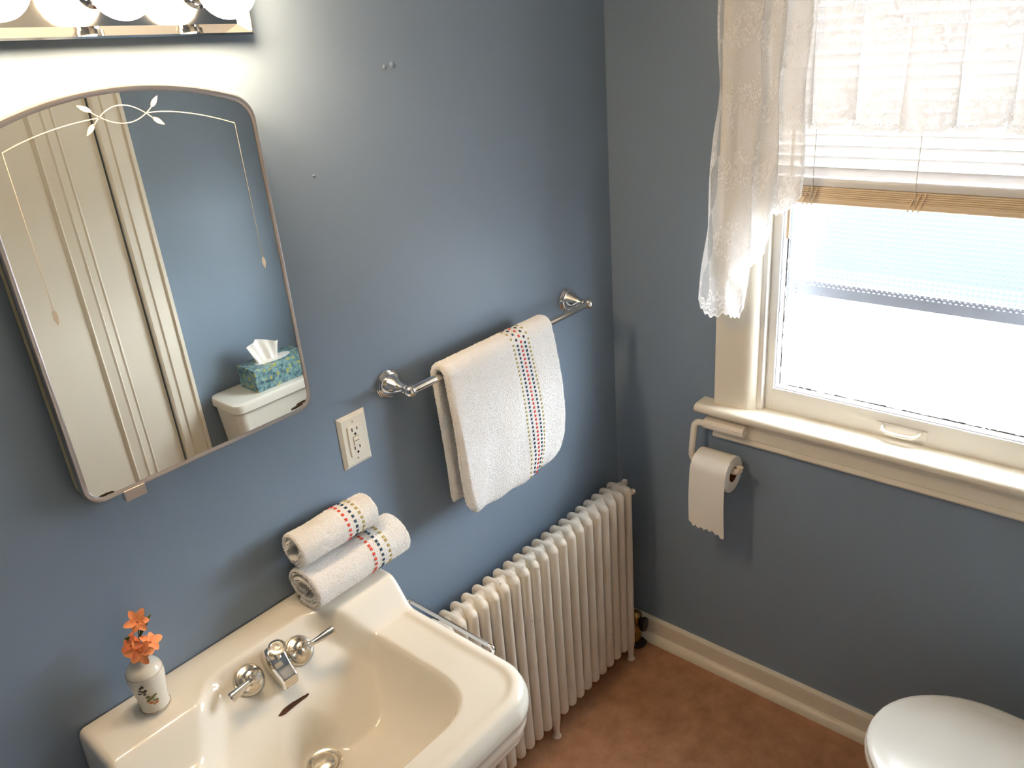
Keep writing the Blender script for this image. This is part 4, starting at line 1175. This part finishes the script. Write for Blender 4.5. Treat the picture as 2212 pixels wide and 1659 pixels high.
# ------------------------------------------------------------------ toilet paper holder and roll
AX = -0.064
tp = thing('paper_holder', (AX, -0.36, 0.75), 'almond plastic toilet paper arm screwed to the window apron', 'paper holder')
HZ = 0.8535
bar = [(-0.020, HZ + 0.016), (-0.046, HZ + 0.012), (-0.053, HZ + 0.004), (-0.0535, HZ - 0.006), (-0.048, HZ - 0.013), (-0.020, HZ - 0.010)]
MB().prism(bar, 'y', -0.425, -0.312).build('bracket', 'holder_plastic', tp, angle=30)
RZc, RY0, RY1 = 0.7365, -0.310, -0.410
armz = RZc + 0.010
arm = [(-0.046, -0.318, HZ), (-0.046, -0.302, HZ)] + [(-0.046 - 0.004 * k / 5, -0.302 + 0.016 * -1 * -math.sin(k / 5 * PI / 2) , HZ - 0.016 * (1 - math.cos(k / 5 * PI / 2))) for k in range(1, 6)]
arm += [(-0.056, -0.286, 0.80), (-0.062, -0.287, 0.775), (AX, -0.288, armz + 0.014), (AX, -0.291, armz + 0.004), (AX, -0.300, armz), (AX, -0.36, armz), (AX, -0.412, armz)]
arm += [(AX, -0.421, armz + 0.002), (AX, -0.427, armz + 0.008), (AX, -0.428, armz + 0.018)]
MB().tube(arm, 0.0088, 14).build('arm', 'holder_plastic', tp)
rl = thing('toilet_paper_roll', (AX, -0.36, RZc), 'part-used toilet paper roll with a torn hanging sheet under the window', 'toilet paper')
RR = 0.0500
MB().lathe([(0.0205, -RY0), (RR - 0.001, -RY0), (RR, -RY0 + 0.001), (RR, -RY1 - 0.001), (RR - 0.001, -RY1), (0.0205, -RY1)], (AX, 0, RZc), (0, -1, 0), 56, caps=False).build('roll', 'paper', rl, angle=30)
MB().lathe([(0.0198, -RY0), (0.0206, -RY0), (0.0206, -RY1 + 0.0003), (0.0198, -RY1 + 0.0003), (0.0198, -RY0)], (AX, 0, RZc), (0, -1, 0), 36, caps=False).build('core', 'cardboard', rl)
rows = []
nst = 34
for i in range(41):
    v = i / 40; y = RY0 + (RY1 - RY0) * v - (0.0015 if v > 0 else 0)
    tear = 0.578 - 0.010 * v + (0.003 * math.sin(v * 40) + 0.0022 * math.sin(v * 97 + 1)) - (0.012 * max(0, (v - .65) / .35) if v > .65 else 0) + (0.006 * (1 - v / .12) if v < .12 else 0)
    col_ = []
    for a in np.linspace(1.1, 0, 9): col_.append((AX - (RR + 0.0012) * math.cos(a), y, RZc + (RR + 0.0012) * math.sin(a)))
    for j in range(1, nst):
        z = RZc + (tear - RZc) * j / (nst - 1); dpt = (RZc - z) / (RZc - 0.57)
        col_.append((AX - RR - 0.0012 - 0.004 * dpt * math.sin(v * 5 + .6) - 0.003 * math.sin(dpt * 4), y, z))
    rows.append(col_)
MB().grid(rows).build('hanging_sheet', 'paper', rl)

# ------------------------------------------------------------------ toilet
TX = -0.337
tl_ = thing('toilet', (TX, -1.2, 0), 'off-white toilet with closed lid under the window', 'toilet')
def egg(hw, tip, back, n=48, blunt=0.12):
    """outline in x,y: rounded tip towards +y, squarer back"""
    L = tip - back; ys_ = back + L * 0.42; P_ = []
    for k in range(n):
        a = 2 * PI * k / n; c, s = math.cos(a), math.sin(a)
        if s >= 0: P_.append((TX + hw * c, ys_ + (tip - ys_) * s))
        else:
            e = 0.62; P_.append((TX + hw * (abs(c) ** e) * (1 if c >= 0 else -1), ys_ - (ys_ - back) * (abs(s) ** e)))
    return P_
def loft(rings_, name, mat, parent, caps=True, angle=40):
    s = MB(); n = len(rings_[0][0]); V = []
    for poly, z in rings_: V += [(x, y, z) for x, y in poly]
    F = [(a * n + k, a * n + (k + 1) % n, (a + 1) * n + (k + 1) % n, (a + 1) * n + k) for a in range(len(rings_) - 1) for k in range(n)]
    if caps: F += [tuple(range(n))[::-1], tuple((len(rings_) - 1) * n + k for k in range(n))]
    return s.add(V, F).build(name, mat, parent, angle=angle)
loft([(egg(0.115, -0.985, -1.36), 0.0), (egg(0.112, -0.99, -1.36), 0.03), (egg(0.095, -1.03, -1.35), 0.09), (egg(0.098, -1.02, -1.345), 0.16), (egg(0.130, -0.97, -1.33), 0.24), (egg(0.165, -0.915, -1.31), 0.31), (egg(0.180, -0.893, -1.30), 0.350), (egg(0.183, -0.889, -1.30), 0.372), (egg(0.178, -0.894, -1.30), 0.378)], 'bowl', 'toilet_china', tl_, angle=60)
loft([(egg(0.183, -0.890, -1.245), 0.378), (egg(0.189, -0.884, -1.248), 0.382), (egg(0.189, -0.884, -1.248), 0.390), (egg(0.184, -0.888, -1.245), 0.394)], 'seat', 'toilet_seat_plastic', tl_)
loft([(egg(0.182, -0.893, -1.245), 0.396), (egg(0.1885, -0.8870, -1.248), 0.399), (egg(0.1895, -0.8865, -1.248), 0.404), (egg(0.1875, -0.8885, -1.247), 0.4085), (egg(0.178, -0.899, -1.24), 0.4115), (egg(0.162, -0.916, -1.23), 0.4105), (egg(0.155, -0.924, -1.22), 0.4115), (egg(0.12, -0.96, -1.19), 0.4145), (egg(0.05, -1.04, -1.12), 0.416)], 'lid', 'toilet_seat_plastic', tl_, angle=50)
for dx in (-0.075, 0.075):
    MB().lathe([(0.012, -0.018), (0.013, -0.014), (0.013, 0.014), (0.012, 0.018)], (TX + dx, -1.262, 0.398), (1, 0, 0), 16).build('hinge', 'toilet_seat_plastic', tl_)
def rr_poly(x0, x1, y0, y1, r, n=7):
    P_ = []
    for cx, cy_, a0 in ((x1 - r, y1 - r, 0), (x0 + r, y1 - r, 90), (x0 + r, y0 + r, 180), (x1 - r, y0 + r, 270)):
        for k in range(n):
            a = math.radians(a0 + 90 * k / (n - 1)); P_.append((cx + r * math.cos(a), cy_ + r * math.sin(a)))
    return P_
tx0, tx1 = -0.528, -0.146
loft([(rr_poly(tx0 + .05, tx1 - .05, -1.488, -1.345, .03), 0.372), (rr_poly(tx0 + .03, tx1 - .03, -1.490, -1.330, .03), 0.385), (rr_poly(tx0 + .012, tx1 - .012, -1.492, -1.322, .03), 0.52), (rr_poly(tx0, tx1, -1.493, -1.318, .03), 0.660), (rr_poly(tx0, tx1, -1.493, -1.318, .03), 0.668)], 'tank', 'toilet_china', tl_)
loft([(rr_poly(tx0 - .006, tx1 + .006, -1.496, -1.311, .03), 0.668), (rr_poly(tx0 - .010, tx1 + .010, -1.499, -1.306, .034), 0.672), (rr_poly(tx0 - .010, tx1 + .010, -1.499, -1.306, .034), 0.694), (rr_poly(tx0 - .007, tx1 + .007, -1.497, -1.309, .032), 0.701), (rr_poly(tx0 + .002, tx1 - .002, -1.489, -1.318, .027), 0.7045), (rr_poly(tx0 + .012, tx1 - .012, -1.479, -1.328, .020), 0.7035), (rr_poly(tx0 + .02, tx1 - .02, -1.471, -1.336, .016), 0.7040)], 'tank_lid', 'toilet_china', tl_)
fh = MB().lathe([(0.012, 0), (0.012, 0.006), (0.007, 0.010), (0.007, 0.016), (0.0005, 0.017)], (tx1 - 0.06, -1.3185, 0.63), (0, 1, 0), 16)
fh.tube([(tx1 - 0.06, -1.306, 0.63), (tx1 - 0.09, -1.303, 0.625), (tx1 - 0.125, -1.303, 0.620)], [0.005, 0.005, 0.0065], 10)
fh.build('flush_handle', 'chrome', tl_)
MB().tube([(tx0 + .06, -1.42, 0.374), (tx0 + .06, -1.42, 0.25), (tx0 + .05, -1.46, 0.18), (tx0 + .05, -1.5145, 0.17)], 0.006, 8).build('supply_pipe', 'chrome', tl_)
MB().lathe([(0.05, 0.0), (0.05, 0.04)], (TX, -1.36, 0.34), (0, 0, 1), 16).build('tank_seal', 'toilet_china', tl_)

# ------------------------------------------------------------------ tissue box
BX0, BX1, BYa, BYb, BZ0, BZ1 = -0.418, -0.185, -1.462, -1.345, 0.7046, 0.7900
tbx = thing('tissue_box', ((BX0 + BX1) / 2, (BYa + BYb) / 2, BZ0), 'teal and yellow floral tissue box on the toilet tank, seen in the mirror', 'tissue box')
MB().box(BX0, BX1, BYa, BYb, BZ0, BZ1, 0.0015, 1).build('box', 'tissue_box_print', tbx, smooth=False)
bcx, bcy = (BX0 + BX1) / 2, (BYa + BYb) / 2
MB().lathe([(0.075, 0), (0.075, 0.0006)], (bcx, bcy, BZ1), (0, 0, 1), 28, sx=1.0, sy=0.42).build('opening_film', 'cord_white', tbx)
rows = []
for i in range(22):
    v = i / 21; col_ = []
    for j in range(14):
        t = j / 13
        x = bcx - 0.022 + (v - .5) * (0.085 + 0.055 * t) - 0.006 * t
        y = bcy + 0.012 * math.sin(v * 9 + 0.6) * (0.4 + 0.6 * t) + 0.004 * math.sin(v * 21 + t * 3)
        z = BZ1 - 0.002 + 0.086 * t * (1 - 0.18 * (v - 0.35) ** 2 * 4) + 0.004 * math.sin(v * 6) * t
        col_.append((x, y, z))
    rows.append(col_)
MB().grid(rows).build('tissue', 'tissue', tbx)
